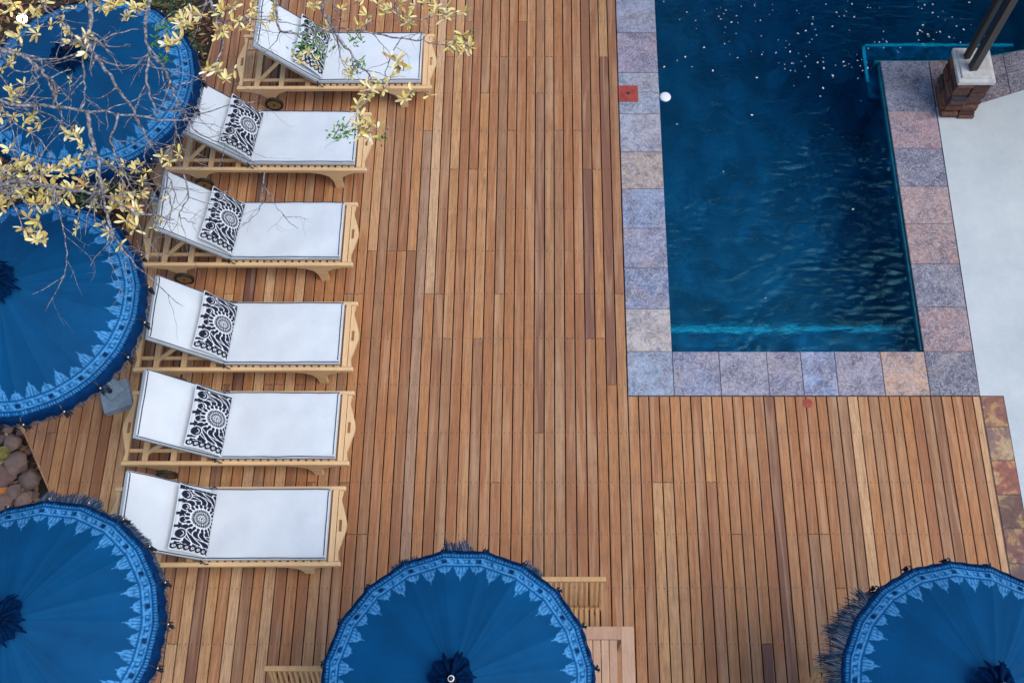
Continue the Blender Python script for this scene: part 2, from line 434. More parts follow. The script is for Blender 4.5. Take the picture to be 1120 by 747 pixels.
# ------------------------------------------------------------------ slate coping, tile strip, patio
GAIN = .86
def tiles(name, quads, mat, z=.006, base=-.14, gap=.004):
    bm = BM(); cl = bm.loops.layers.float_color.new('Col')
    for pts, c in quads:
        cx = sum(p[0] for p in pts)/len(pts); cy = sum(p[1] for p in pts)/len(pts)
        n = len(pts); dz = random.uniform(-.0012, .0012)
        def sh(p, g): 
            dx, dy = p[0]-cx, p[1]-cy; L = math.hypot(dx, dy); return (p[0]-dx/L*g, p[1]-dy/L*g)
        o = [bm.verts.new((*sh(p, gap), base)) for p in pts]; m = [bm.verts.new((*sh(p, gap), z+dz-.004)) for p in pts]; t = [bm.verts.new((*sh(p, gap+.005), z+dz)) for p in pts]
        fs = [bm.faces.new(t)]
        for q, r in ((o, m), (m, t)):
            for k in range(n): fs.append(bm.faces.new((q[k], q[(k+1) % n], r[(k+1) % n], r[k])))
        lc_ = s2l(*c); g_ = sum(lc_)/3; col = (*[min(.9, (t*.78+g_*.22*w_)*GAIN) for t, w_ in zip(lc_, (1.05, 1.0, .92))], 1)
        for f in fs:
            for l in f.loops: l[cl] = col
    return tag(obj(name, bm, mat), kind='structure')
XL, XI, XR, XO, YB, YI, YT = .738, 1.167, 3.548, 4.012, 3.519, 3.963, 7.334
def Y0(py): return at(600, py).y
q = []
lefty = [433, 387, 338, 293, 250, 207, 166, 125, 80, 36, -6, -48, -90]
lc = [(136, 160, 190), (196, 182, 172), (112, 132, 170), (134, 140, 170), (118, 142, 182), (178, 152, 132), (160, 166, 184), (150, 164, 188), (150, 136, 162), (146, 156, 182), (128, 150, 182), (150, 146, 160)]
for i, c in enumerate(lc):
    y0, y1 = (YB if i == 0 else (YI if i == 1 else Y0(lefty[i]))), (YI if i == 0 else Y0(lefty[i+1]))
    q.append(([(XL, y0), (XI, y0), (XI, y1), (XL, y1)], c))
bx = [737, 787.5, 840, 877.5, 915, 965.6, 1018]
bxs = [at(v, 410).x for v in bx]; bxs[0] = XI; bxs[-1] = XR
for i, c in enumerate([(124, 134, 170), (150, 148, 168), (134, 132, 158), (132, 156, 202), (146, 138, 160), (206, 156, 120)]):
    q.append(([(bxs[i], YB), (bxs[i+1], YB), (bxs[i+1], YI), (bxs[i], YI)], c))
q.append(([(XR, YB), (XO, YB), (XO, YI), (XR, YI)], (104, 104, 120)))
ry = [YI] + [Y0(v) for v in (336, 289, 245, 204, 162.5, 122)] + [YT]
for i, c in enumerate([(162, 122, 120), (112, 114, 136), (168, 126, 114), (170, 132, 126), (110, 114, 140), (172, 130, 134), (130, 138, 162)]):
    q.append(([(XR, ry[i]), (XO+.05*(i/7), ry[i]), (XO+.05*((i+1)/7), ry[i+1]), (XR, ry[i+1])], c))
# band that runs behind the pillar and on to the right
q.append(([(4.065, 6.75), (4.45, 6.76), (4.45, YT), (4.065, YT)], (132, 96, 88)))
for i in range(6):
    a, b = 4.45+.42*i, 4.45+.42*(i+1)
    f0 = lambda X: 6.76+(X-4.45)*.36; f1 = lambda X: 7.334+(X-4.45)*.2163; fm = lambda X: (f0(X)+f1(X))/2
    q.append(([(a, f0(a)), (b, f0(b)), (b, fm(b)), (a, fm(a))], ((104, 84, 92), (128, 118, 128), (118, 96, 98), (136, 128, 136), (100, 90, 100), (128, 120, 120))[i]))
    q.append(([(a, fm(a)), (b, fm(b)), (b, f1(b)), (a, f1(a))], ((120, 104, 108), (112, 104, 118), (134, 124, 132), (100, 84, 88), (128, 118, 128), (118, 96, 98))[i]))
tiles('pool_coping', q, M['tile'], .006)
sy = [3.517] + [Y0(v) for v in (467, 503.5, 541, 577.6, 616, 656, 700, 745, 790)]
q = []
for i, c in enumerate([(150, 84, 66), (150, 122, 110), (170, 82, 56), (84, 66, 56), (112, 66, 64), (86, 74, 78), (140, 90, 70), (110, 96, 96), (100, 74, 64)]):
    q.append(([(4.008, sy[i+1]), (4.225, sy[i+1]), (4.225, sy[i]), (4.008, sy[i])], c))
tiles('tile_border', q, M['rust'], .005)
bm = BM()
prism(bm, [(XO, 3.519), (4.228, 3.519), (4.228, -3), (16, -3), (16, 14), (7.0, 14), (7.0, 7.66), (4.45, 6.757), (4.064, 6.747)], 'z', -.15, .002)
tag(obj('patio', bm, M['concrete']), kind='structure')
bm = BM()
prism(bm, [(XL+.004, YB+.004), (4.0, YB+.004), (4.0, YI-.01), (XL+.004, YI-.01)], 'z', -.14, -.004)
prism(bm, [(XL+.004, YI-.01), (XI-.01, YI-.01), (XI-.01, 11), (XL+.004, 11)], 'z', -.14, -.004)
prism(bm, [(XR+.01, YI-.01), (4.008, YI-.01), (4.06, YT-.01), (XR+.01, YT-.01)], 'z', -.14, -.004)
prism(bm, [(4.066, 6.755), (4.45, 6.77), (6.9, 7.64), (6.9, 7.83), (4.45, 7.325), (4.066, 7.325)], 'z', -.14, -.004)
prism(bm, [(4.004, .4), (4.226, .4), (4.226, 3.51), (4.004, 3.51)], 'z', -.14, -.004)
tag(obj('coping_mortar', bm, M['grout']), kind='structure')

# ------------------------------------------------------------------ pillar with posts
pil = empty('pillar', (4.245, 6.80, 0), 0, 'squat stacked brick pillar with pale stone cap and two dark posts at pool corner', 'pillar')
bm = BM(); nC = 11; hh = .56/nC
for k in range(nC):
    z = .006 + hh*(k+.5); off = (k % 2)*.5
    for side in range(4):
        L = .34 if side % 2 == 0 else .38; n = 2
        for j in range(n):
            t = (j+.5)/n - .5; s = L/n*.97
            jt = random.uniform(-.010, .026)
            if side == 0: c, z3 = (t*.34, -.17-jt/2, z), (s, .04+jt, hh*.9)
            elif side == 2: c, z3 = (t*.34, .17+jt/2, z), (s, .04+jt, hh*.9)
            elif side == 1: c, z3 = (.15+jt/2, t*.34, z), (.04+jt, s*.9, hh*.88)
            else: c, z3 = (-.15-jt/2, t*.34, z), (.04+jt, s*.9, hh*.88)
            c = (c[0] + (random.uniform(-.01, .01) if side % 2 == 0 else 0), c[1], c[2])
            box(bm, c, z3, Matrix.Rotation(random.uniform(-.02, .02), 3, 'Z'), .006)
box(bm, (0, 0, .285), (.29, .33, .55))
obj('brick_base', bm, M['brick'], pil)
bm = BM(); box(bm, (0, 0, .597), (.37, .42, .055), None, .012); box(bm, (0, 0, .635), (.30, .34, .022), None, .006)
obj('cap', bm, M['cap'], pil)
for dx, dy, s in ((-.075, .075, .055), (-.035, -.06, .075)):
    bm = BM(); box(bm, (dx, dy, 1.9), (s, s, 2.5), Matrix.Rotation(.15, 3, 'Z'), .004); obj('post', bm, M['post'], pil)
bm = BM()
prism(bm, [(-1.2, 3.1), (-1.2, 3.3), (4.2, 5.0), (9, 3.3), (9, 3.05), (4.2, 4.75)], 'y', -.15, 13)
obj('unseen_roof', bm, M['thatch'], pil)  # roof out of view, shaped to darken the far water by shade and reflection

# ------------------------------------------------------------------ sun loungers
ANG = math.atan2(.52, .465)      # raised backrest
HX = -.165                       # hinge, local x
def make_lounger():
    r = empty('sun_lounger', (0, 0, 0))
    W = .327
    for s in (-1, 1):
        bm = BM()
        pr = [(-.99, .275), (.99, .275), (1.0, .285), (1.0, .318), (.99, .325), (-.99, .325), (-1.0, .315), (-1.0, .285)]
        prism(bm, pr, 'y', s*W-.018, s*W+.018)
        bmesh.ops.bevel(bm, geom=list(bm.edges), offset=.004, segments=1, affect='EDGES')
        obj('side_rail', bm, M['teak'], r)
        # foot leg with its curved bracket
        bm = BM()
        pr = [(.45, .276), (.88, .276), (.80, .245), (.745, .20), (.725, .12), (.72, .0), (.645, .0), (.64, .13), (.61, .21), (.54, .255)]
        prism(bm, pr, 'y', s*W-.018, s*W+.018)
        obj('leg', bm, M['teak'], r)
        bm = BM()
        pr = [(-.93, .276), (-.50, .276), (-.58, .24), (-.63, .17), (-.645, .09), (-.70, .09), (-.72, .17), (-.78, .24)]
        prism(bm, pr, 'y', s*W-.018, s*W+.018)
        obj('leg', bm, M['teak'], r)
        # wheel
        bm = BM(); n = 28
        def disc(r0, r1, y0, y1, mi):
            rr = [[bm.verts.new((-.66+q_*math.cos(2*PI*k/n), y_, .093+q_*math.sin(2*PI*k/n))) for k in range(n)] for q_, y_ in ((r0, y0), (r1, y0), (r1, y1), (r0, y1))]
            for a in range(4):
                for k in range(n): bm.faces.new((rr[a][k], rr[a][(k+1) % n], rr[(a+1) % 4][(k+1) % n], rr[(a+1) % 4][k])).material_index = mi
        yy = s*(W+.040)
        disc(.072, .093, yy-.014, yy+.014, 0)
        wo = obj('wheel', bm, M['wheelrim'], r)
        bm = BM(); disc(.004, .071, yy-.011, yy+.011, 0)
        obj('hub', bm, M['wheelwood'], wo)
    bm = BM(); tube(bm, [(-.66, -W-.06, .093), (-.66, W+.06, .093)], .01, 8); obj('axle', bm, M['black'], r)
    # slats of the seat
    bm = BM(); xx = HX+.03
    while xx < .93:
        box(bm, (xx, 0, .330), (.045, 2*W-.05+.02, .016), None, .003); xx += .066
    obj('seat_slats', bm, M['teak_y'], r)
    bm = BM(); xx = -.93
    for xx in (-.80, -.55, -.28): box(bm, (xx, 0, .292), (.05, 2*W-.046, .022), None, .003)
    for yy in (-.2, .2): bar(bm, (-.95, yy, .268), (-.15, yy, .268), .03, .022)
    obj('cross_bars', bm, M['teak_y'], r)
    # curved end boards with hand hole
    for sx in (1, -1):
        bm = BM(); N = 24; prof = []
        for k in range(N+1):
            t = -1+2*k/N; prof.append((.985 + .045*math.exp(-(t/.42)**2) - .014*math.exp(-((abs(t)-.75)/.16)**2), t*(W-.022)))
        inner = [(.93, y) for _, y in prof]
        hole = lambda t: abs(t) < .14
        for k in range(N):
            (xa, ya), (xb, yb) = prof[k], prof[k+1]; t = (ya+yb)/2/W
            segs = [(.948, xa, .948, xb)]
            if hole(t): segs = [(.948, .962, .948, .962), (.990, xa, .988, xb)]
            for i0, o0, i1, o1 in segs:
                z0, z1 = .287, .318
                vs = [bm.verts.new(p) for p in ((i0*sx, ya, z0), (o0*sx, ya, z0), (o1*sx, yb, z0), (i1*sx, yb, z0), (i0*sx, ya, z1), (o0*sx, ya, z1), (o1*sx, yb, z1), (i1*sx, yb, z1))]
                for f in ((0, 1, 2, 3), (7, 6, 5, 4), (0, 4, 5, 1), (1, 5, 6, 2), (2, 6, 7, 3), (3, 7, 4, 0)): bm.faces.new([vs[i] for i in f])
        bmesh.ops.remove_doubles(bm, verts=bm.verts, dist=.0005)
        obj('end_board', bm, M['teak_y'], r)
    # raised backrest frame
    ca, sa = math.cos(ANG), math.sin(ANG); Lb = .715
    def bp(t, y, o=0): return Vector((HX - ca*t - sa*o*-1*0 - sa*o*0, y, .325 + sa*t)) + Vector((sa, 0, ca))*o*1.0
    bm = BM()
    for s in (-1, 1): bar(bm, bp(0, s*(W-.055)), bp(Lb, s*(W-.055)), .035, .035, .004)
    bar(bm, bp(Lb, -W+.055), bp(Lb, W-.055), .035, .04, .004)
    for k in range(10): 
        t = .05 + k*.068; bar(bm, bp(t, -W+.06, .012), bp(t, W-.06, .012), .016, .045, .003, up=Vector((sa, 0, ca)))
    obj('backrest', bm, M['teak_y'], r)
    bm = BM()
    for s in (-1, 1): bar(bm, bp(.45, s*(W-.10)), (-.78, s*(W-.10), .30), .025, .03, .003)
    bar(bm, (-.78, -W+.08, .302), (-.78, W-.08, .302), .025, .03, .003)
    obj('support_strut', bm, M['teak'], r)
    return r
def cushion_path():
    pts = []
    ca, sa = math.cos(ANG), math.sin(ANG); T = .055
    z0 = .345
    for k in range(19): pts.append((.885 - (.885-HX-.03)*k/18, z0, 0.0))
    for k in range(1, 6):
        a = ANG*k/5; pts.append((HX+.03 - .06*math.sin(a), z0 + .06*(1-math.cos(a)), a))
    bx_, bz_ = pts[-1][0], pts[-1][1]
    for k in range(1, 13): pts.append((bx_ - ca*.755*k/12, bz_ + sa*.755*k/12, ANG))
    return pts, T
def make_cushion(seed):
    rnd = random.Random(seed); pts, T = cushion_path(); Wc = .302
    so_ = seed*13.7
    r = empty('lounger_cushion', (0, 0, 0))
    bm = BM(); rings = []; N = len(pts); topE = []
    NY_ = 22
    for i, (px_, pz, a) in enumerate(pts):
        e = 0
        nrm = Vector((math.sin(a), 0, math.cos(a)))
        base = Vector((px_, 0, pz))
        ring = []
        for k in range(NY_+1):
            y = -Wc + 2*Wc*k/NY_
            cre = -.010*math.exp(-((px_-HX-.01)/.03)**2)*(.5+.5*noise.noise(Vector((so_, y*9, 0))))
            puff = cre + .010*(1-abs(y/Wc)**6)*(1-abs(2*i/(N-1)-1)**10) + .022*noise.noise(Vector((px_*3+so_, y*4, a*2)))+.007*noise.noise(Vector((px_*9+so_, y*7, a)))
            wob = .006*noise.noise(Vector((px_*5+so_, 3.3*(1 if y > 0 else -1), 0)))*abs(y/Wc)
            ring.append(bm.verts.new(base + Vector((0, y+wob, 0)) + nrm*(T+puff*(0 if k in (0, NY_) else 1))))
        for k in range(NY_, -1, -NY_//1):
            pass
        lo_ = [bm.verts.new(base + Vector((0, Wc+.004, 0)) + nrm*T*.45), bm.verts.new(base + Vector((0, Wc-.004, 0))), bm.verts.new(base + Vector((0, -Wc+.004, 0))), bm.verts.new(base + Vector((0, -Wc-.004, 0)) + nrm*T*.45)]
        rings.append(ring + lo_)
        topE.append((ring[0].co.lerp(ring[1].co, .28) + nrm*.004, ring[-1].co.lerp(ring[-2].co, .28) + nrm*.004))
    n = len(rings[0])
    for r0, r1 in zip(rings, rings[1:]):
        for k in range(n): bm.faces.new((r0[k], r0[(k+1) % n], r1[(k+1) % n], r1[k]))
    bm.faces.new(rings[0]); bm.faces.new(rings[-1])
    first = [v.co.lerp(w_.co, .25)+Vector((0, 0, .003)) for v, w_ in list(zip(rings[0], rings[1]))[1:NY_]]; last = [v.co.lerp(w_.co, .25)+Vector((.003, 0, .003)) for v, w_ in list(zip(rings[-1], rings[-2]))[1:NY_]]
    c = obj('padding', bm, M['white'], r, smooth=True)
    m = c.modifiers.new('e', 'EDGE_SPLIT'); m.split_angle = R(50)
    bm = BM()
    loop = [a for a, b in topE] + last + [b for a, b in reversed(topE)] + first[::-1]
    tube(bm, loop, .0045, 6)
    ca, sa = math.cos(ANG), math.sin(ANG)
    loop2 = [Vector((p[0], -Wc, p[1]+.003)) for p in pts] + [Vector((p[0], Wc, p[1]+.003)) for p in reversed(pts)] + [Vector((pts[0][0], -Wc, pts[0][1]+.003))]
    tube(bm, loop2, .0022, 6)
    obj('piping', bm, M['navy'], r, smooth=True)
    for s in (-1, 1):
        bm = BM(); h = Vector((HX+.01, s*(Wc+.012), .372))
        tube(bm, [h+Vector((0, 0, .03)), h, h+Vector((-.012, s*.012, -.03))], .007, 5)
        tube(bm, [h, h+Vector((.03, s*.02, -.02)), h+Vector((.045, s*.012, -.05))], .005, 5)
        obj('tie', bm, M['blacktie'], r)
    return r

# printed pillow: pattern as the cloth's own colours
INK = s2l(22, 28, 48); PAPER = s2l(220, 225, 231)
PW, PL = .365, .545
LEAVES = []
for X_, Y_, a_, b_, g_ in ((.13, .085, .030, .013, 60), (.165, .075, .030, .010, 80), (.205, .085, .034, .012, 110), (.25, .08, .030, .010, 70), (.29, .09, .032, .012, 125), (.335, .075, .026, .015, 60),
                         (.335, .125, .024, .013, 20), (.345, .175, .022, .010, -15), (.350, .225, .022, .009, 10), (.350, .275, .020, .009, -10), (.350, .32, .022, .009, 12), (.34, .37, .024, .012, -25),
                         (.13, .425, .030, .013, -60), (.165, .44, .034, .011, -85), (.205, .435, .036, .013, -112), (.245, .445, .032, .012, -70), (.285, .43, .036, .014, -125), (.335, .43, .034, .018, -70), (.325, .47, .02, .008, 0),
                         (.115, .17, .022, .009, 35), (.115, .36, .022, .009, -35)):
    LEAVES.append((X_, Y_, a_*1.08, b_*1.38, math.cos(R(g_)), math.sin(R(g_))))
def print_ink(u, v):
    """u 0..1 short side (head -> foot), v 0..1 long side"""
    X, Y = u*PW, v*PL
    dx, dy = X-.212, Y-.262; r = math.hypot(dx*.76, dy); a = math.atan2(dy, dx*.76)
    if r < .008: return 1
    if r < .014: return 0
    if r < .024: return 1 if math.cos(a*8) > -.5 else 0
    if r < .028: return 0
    if r < .050: return 0 if (abs(math.cos(a*10)) > .95) else 1
    if r < .054: return 0
    if r < .080:
        return 0 if abs(math.cos(a*12)) > .975 or (r > .073 and math.cos(a*24) < -.3) else 1
    if r < .088: return 0
    if v < .045: return 1 if (v > .012 and math.hypot(((u*9) % 1)-.5, (v-.03)*16) < .5) else 0
    if v > .905:
        f = (u*6.5) % 1; d = math.hypot(f-.5, (v-.948)*13)
        return 1 if (.26 < d < .56) or d < .11 or (v < .93 and v > .915) else 0
    if r < .118:
        w_ = abs(math.sin(a*10+.4)); return 1 if w_ > .34 + .5*abs((r-.102)/.016)**2 else 0
    for by, br in ((.085, .037), (.190, .028), (.300, .028), (.415, .039)):
        d = math.hypot((X-.052)*.95, Y-by)
        if d < br: return 0 if (abs(d-br*.55) < .0028 and X > .054) else 1
        if d < br+.006: return 0
    if X < .05 and .045 < v < .9:
        if abs(((Y-.14)/.108) % 1 - .0) < .10 or abs(((Y-.14)/.108) % 1 - 1) < .10: return 1
    wob = math.sin(a*9.5 + 2.6*math.sin(r*34)); 
    if X > .02: return 0 if (abs(wob) < .27 or (abs(((r*22+a*1.0) % 1)-.5) < .06 and r > .15)) else 1
    for X_, Y_, a_, b_, c_, s_ in LEAVES:
        p, q = (X-X_)*c_+(Y-Y_)*s_, -(X-X_)*s_+(Y-Y_)*c_
        q -= .25*p*p/a_
        e = (p/a_)**2+(q/b_)**2
        if e < 1: return 0 if (abs(q) < .0016 and abs(p) < a_*.6 and b_ > .0115) else 1
    if r < .150 and r > .122 and X > .09: return 1 if abs(math.sin(a*20)) > .90 and abs(a) > .5 else 0
    return 0
def make_pillow():
    NU, NV = 104, 156
    bm = BM(); cl = bm.verts.layers.float_color.new('Col')
    LU, LV, TH = PW, PL, .078
    def bulge(u, v):
        return TH*(max(0, 1-abs(2*u-1)**2.6)*max(0, 1-abs(2*v-1)**3.2))**.55
    def edge(u, v):   # sides pulled in a little between the corners
        sx = 1-.035*(1-(2*v-1)**2)*0 ; pu = (u-.5)*LU*(1-.05*(1-(2*v-1)**2)); pv = (v-.5)*LV*(1-.04*(1-(2*u-1)**2)); return pu, pv
    T_, B_ = [], []
    for i in range(NU+1):
        a, b = [], []
        for j in range(NV+1):
            u, v = i/NU, j/NV; x_, y_ = edge(u, v); h = bulge(u, v) + .005*noise.noise(Vector((u*5, v*7, 3)))
            t = bm.verts.new((x_, -y_, h)); k = print_ink(u, v)
            ink = INK if k else PAPER; t[cl] = (*ink, 1)
            a.append(t)
            if i in (0, NU) or j in (0, NV): b.append(t)
            else:
                q_ = bm.verts.new((x_, -y_, -h*.8)); q_[cl] = (*PAPER, 1); b.append(q_)
        T_.append(a); B_.append(b)
    for i in range(NU):
        for j in range(NV):
            bm.faces.new((T_[i][j], T_[i][j+1], T_[i+1][j+1], T_[i+1][j]))
            bm.faces.new((B_[i][j], B_[i+1][j], B_[i+1][j+1], B_[i][j+1]))
    r = obj('pillow', bm, M['pillow'], smooth=True)
    bm = BM()
    pts = []
    for i in range(0, NU+1, 4): pts.append(edge(i/NU, 0))
    for j in range(0, NV+1, 4): pts.append(edge(1, j/NV))
    for i in range(NU, -1, -4): pts.append(edge(i/NU, 1))
    for j in range(NV, -1, -4): pts.append(edge(0, j/NV))
    tube(bm, [(a, -b, 0) for a, b in pts], .006, 6)
    obj('trim', bm, M['white'], r, smooth=True)
    return r

lounger0 = make_lounger()
pillow0 = make_pillow()
spots = [(-2.19, 7.08), (-2.79, 6.108), (-2.852, 5.054), (-2.775, 3.985), (-2.745, 3.10), (-2.755, 2.215)]
where = ['farthest up the deck, half hidden by yellow leaves', 'second from the top, its head beside the upper umbrella', 'third from the top, crossed by thin bare twigs',
         'fourth from the top, its head beside the left umbrella', 'fifth from the top, beside the grey block base', 'nearest the bottom, beside the lower left umbrella']
for i, (x_, y_) in enumerate(spots):
    L = lounger0 if i == 0 else copy_tree(lounger0)
    L.location = (x_, y_, 0); L.rotation_euler = (0, 0, R((.2, -.3, .0, .1, .0, .25)[i]))
    tag(L, 'slatted teak sun lounger, ' + where[i], 'sun lounger', 'teak sun loungers in a row')
    C_ = make_cushion(i+1); C_.location = (x_, y_, 0); C_.rotation_euler = L.rotation_euler
    tag(C_, 'white lounger cushion with navy piping, on the lounger ' + where[i].split(',')[0] + ('' if i not in () else ''), 'cushion', 'white lounger cushions')
    P_ = pillow0 if i == 0 else copy_tree(pillow0)
    A = R(50) + R((1, -2, 0, 2, -1, 1)[i])
    P_.rotation_mode = 'XYZ'
    # local +x = towards the foot, tilted up the backrest
    P_.rotation_euler = Euler((0, A, R((-4, -7, -7, -4, -3.5, -2.5)[i])), 'XYZ')
    P_.location = (x_ + HX - .03 + (0, .0, .0, -.01, .01, 0)[i], y_ - .02 + (-.0, .0, .01, 0, -.01, 0)[i], .59)
    tag(P_, 'black and white medallion print pillow, on the lounger ' + where[i].split(',')[0], 'pillow', 'printed pillows on the loungers')

# ------------------------------------------------------------------ parasols
DEEP = s2l(0, 75, 122); LIGHT = s2l(78, 150, 204); MID = s2l(6, 84, 138); EDGE = s2l(2, 38, 78)
NR, NT = 20, 22
def cloth_col(th, r):
    u = th/(2*PI)*NT*2                      # tooth units, even = large
    if r > .985: return EDGE
    if r > .962: return MID if (u*6 % 1) > .25 else LIGHT
    if r > .952: return EDGE
    if r > .885:
        v = (r-.885)/.067; f = (u*1.5) % 1
        k = False
        if .20 < v < .36 and f < .72: k = True
        if .62 < v < .78 and f > .28: k = True
        if .20 < v < .78 and (.66 < f < .74): k = True
        if abs(v-.5) < .12 and .2 < f < .42: k = True
        if v > .93: k = True
        if abs(v-.5) < .3 and abs((u*.5) % 1 - .5) < .06: return EDGE
        return MID if k else LIGHT
    if r > .872: return MID
    kk = round(u); t = abs(u-kk)*2; big = kk % 2 == 0
    dep = .112 if big else .065
    t2 = t + .10*math.sin(t*PI*3)
    rb = .872 - dep*(1-t2)
    ext = .012 if (t > .85) else 0
    if r > rb-ext*0:
        inner = (r-rb)
        if inner > .022 and abs((u*5 % 1)-.5) < .16: return MID
        return LIGHT
    if big and t < .12 and r > rb-.008: return LIGHT
    return DEEP
def make_canopy():
    bm = BM(); cl = bm.verts.layers.float_color.new('Col')
    NA = 880; radii = [.03, .06, .1, .16, .24, .32, .4, .48, .56, .64, .70, .75] + [.75+.25*k/34 for k in range(1, 35)]
    rings = []
    for r in radii:
        ring = []
        for k in range(NA):
            th = 2*PI*k/NA; ph = (th/(2*PI)*NR) % 1; ph = (ph-.5)*2*PI/NR
            cord = math.cos(PI/NR)/math.cos(ph)
            sag = (1-(2*abs(ph)/(2*PI/NR))**2)
            rr = r*(1-(1-cord)*r)
            z = .37*(1-r) + .03*math.sin(PI*r) - .012*sag*r + .0012*math.sin(th*NR*2+2*math.sin(th*7))*r*(1-r)*3 + .003*noise.noise(Vector((math.cos(th)*6*r, math.sin(th)*6*r, 2)))
            v = bm.verts.new((rr*.9*math.cos(th), rr*.9*math.sin(th), 1.975+z)); c = cloth_col(th, r)
            # faint unevenness of the dyed cloth
            if c != DEEP:
                nn = noise.noise(Vector((math.cos(th)*34*r, math.sin(th)*34*r, 1)))+.8*noise.noise(Vector((math.cos(th)*80*r, math.sin(th)*80*r, 5))); t_ = min(.75, max(0, nn*.9+.15))
                c = tuple(a_*(1-t_)+b_*t_ for a_, b_ in zip(c, MID))
            d_ = 1+.10*noise.noise(Vector((math.cos(th)*2.2*r, math.sin(th)*2.2*r, 9)))+.05*math.sin(th*NR/2)
            v[cl] = (c[0]*d_, c[1]*d_, c[2]*d_, 1); ring.append(v)
        rings.append(ring)
    for r0, r1 in zip(rings, rings[1:]):
        for k in range(NA): bm.faces.new((r0[k], r1[k], r1[(k+1) % NA], r0[(k+1) % NA]))
    return bm
def rim(th, r=.9):
    ph = (th/(2*PI)*NR) % 1; ph = (ph-.5)*2*PI/NR
    return r*math.cos(PI/NR)/math.cos(ph)
def make_umbrella():
    r = empty('parasol', (0, 0, 0))
    can = obj('canopy', make_canopy(), M['canopy'], r, smooth=True, keep=True)
    bm = BM(); NA = 360; prof = [(1.0, 1.978), (1.012, 1.965), (1.018, 1.93), (1.012, 1.885), (1.006, 1.845)]
    rings = [[bm.verts.new((rim(2*PI*k/NA)*s*math.cos(2*PI*k/NA)*(1+.008*math.sin(k*.9+j)*(j/4)), rim(2*PI*k/NA)*s*math.sin(2*PI*k/NA)*(1+.008*math.sin(k*.9+j)*(j/4)), z)) for k in range(NA)] for j, (s, z) in enumerate(prof)]
    for r0, r1 in zip(rings, rings[1:]):
        for k in range(NA): bm.faces.new((r0[k], r0[(k+1) % NA], r1[(k+1) % NA], r1[k]))
    obj('valance', bm, M['valance'], r, smooth=True)
    bm = BM(); tube(bm, [(0, 0, .1), (0, 0, 2.36)], .022, 12); obj('pole', bm, M['black'], r)
    for k in range(NR):
        th = 2*PI*(k)/NR; c, s = math.cos(th), math.sin(th); bm = BM()
        bar(bm, (c*.04, s*.04, 2.315), (c*.915, s*.915, 1.955), .012, .014)
        tube(bm, [(c*.90, s*.90, 1.975), (c*.925, s*.925, 1.967), (c*.935, s*.935, 1.94), (c*.93, s*.93, 1.91)], .006, 5)
        rb = obj('rib', bm, M['black'], r)
        if k == 0:
            bm = BM(); rnd = random.Random(4); p = Vector((.93, 0, 1.91))
            for j in range(9):
                d1 = Vector((rnd.gauss(0, 1), rnd.gauss(0, 1), 0))
                tube(bm, [p, p + d1*.008 + Vector((0, 0, -.03)), p + d1*.012 + Vector((0, 0, -.085))], [.005, .007, .004], 4)
            t0 = obj('tassel', bm, M['tassel'], rb)
            bm = BM(); bmesh.ops.create_icosphere(bm, subdivisions=1, radius=.0075, matrix=Matrix.Translation((.935, 0, 1.925)))
            b0 = obj('bead', bm, M['bead'], rb, smooth=True)
        else:
            for q_ in (t0, b0):
                cc = q_.copy(); COL.objects.link(cc); cc.parent = rb; cc.rotation_euler = (0, 0, th)
    bm = BM(); box(bm, (.03, -.03, .05), (.26, .27, .10), Matrix.Rotation(.15, 3, 'Z'), .012); box(bm, (.02, .02, .12), (.15, .16, .04), Matrix.Rotation(.6, 3, 'Z'), .01)
    obj('base_block', bm, M['basestone'], r)
    # crumpled cloth knot and finial
    bm = BM(); rnd = random.Random(5)
    n_ = 96; R_ = [.012, .03, .05, .075, .10, .125, .145]
    rg = [[bm.verts.new((q_*(1+.28*noise.noise(Vector((math.cos(2*PI*k/n_)*2, math.sin(2*PI*k/n_)*2, q_*9))))*math.cos(2*PI*k/n_), q_*(1+.28*noise.noise(Vector((math.cos(2*PI*k/n_)*2, math.sin(2*PI*k/n_)*2, q_*9))))*math.sin(2*PI*k/n_),
            2.425-q_*.45+.035*(q_/.1)*noise.noise(Vector((math.cos(2*PI*k/n_)*3.2, math.sin(2*PI*k/n_)*3.2, q_*12)))+.012*math.sin(k*2*PI/n_*17+q_*40))) for k in range(n_)] for q_ in R_]
    for r0, r1 in zip(rg, rg[1:]):
        for k in range(n_): bm.faces.new((r0[k], r1[k], r1[(k+1) % n_], r0[(k+1) % n_]))
    for k in range(22):
        th = rnd.uniform(0, 2*PI); L = rnd.uniform(.06, .19); c, s = math.cos(th), math.sin(th)
        pts = [(c*.01, s*.01, 2.40), (c*L*.45, s*L*.45, 2.40+rnd.uniform(0, .05)), (c*L*.85, s*L*.85, 2.37+rnd.uniform(-.01, .03)), (c*L, s*L, 2.34)]
        tube(bm, pts, [.010, .013, .012, .004], 6, flat=.5)
    obj('cloth_knot', bm, M['tuft'], r, smooth=True)
    bm = BM(); lathe(bm, [(.004, 0), (.022, .005), (.03, .03), (.02, .055), (.012, .07), (.016, .085), (.004, .10)], (0, 0, 2.40), 14)
    fo = obj('finial', bm, M['black'], r, smooth=True)
    bm = BM(); tube(bm, [(.017*math.cos(a*PI/8), .017*math.sin(a*PI/8), 2.485+.008*math.cos(a*PI/8)) for a in range(17)], .0045, 6)
    obj('ring', bm, M['bead'], fo, smooth=True)
    return r
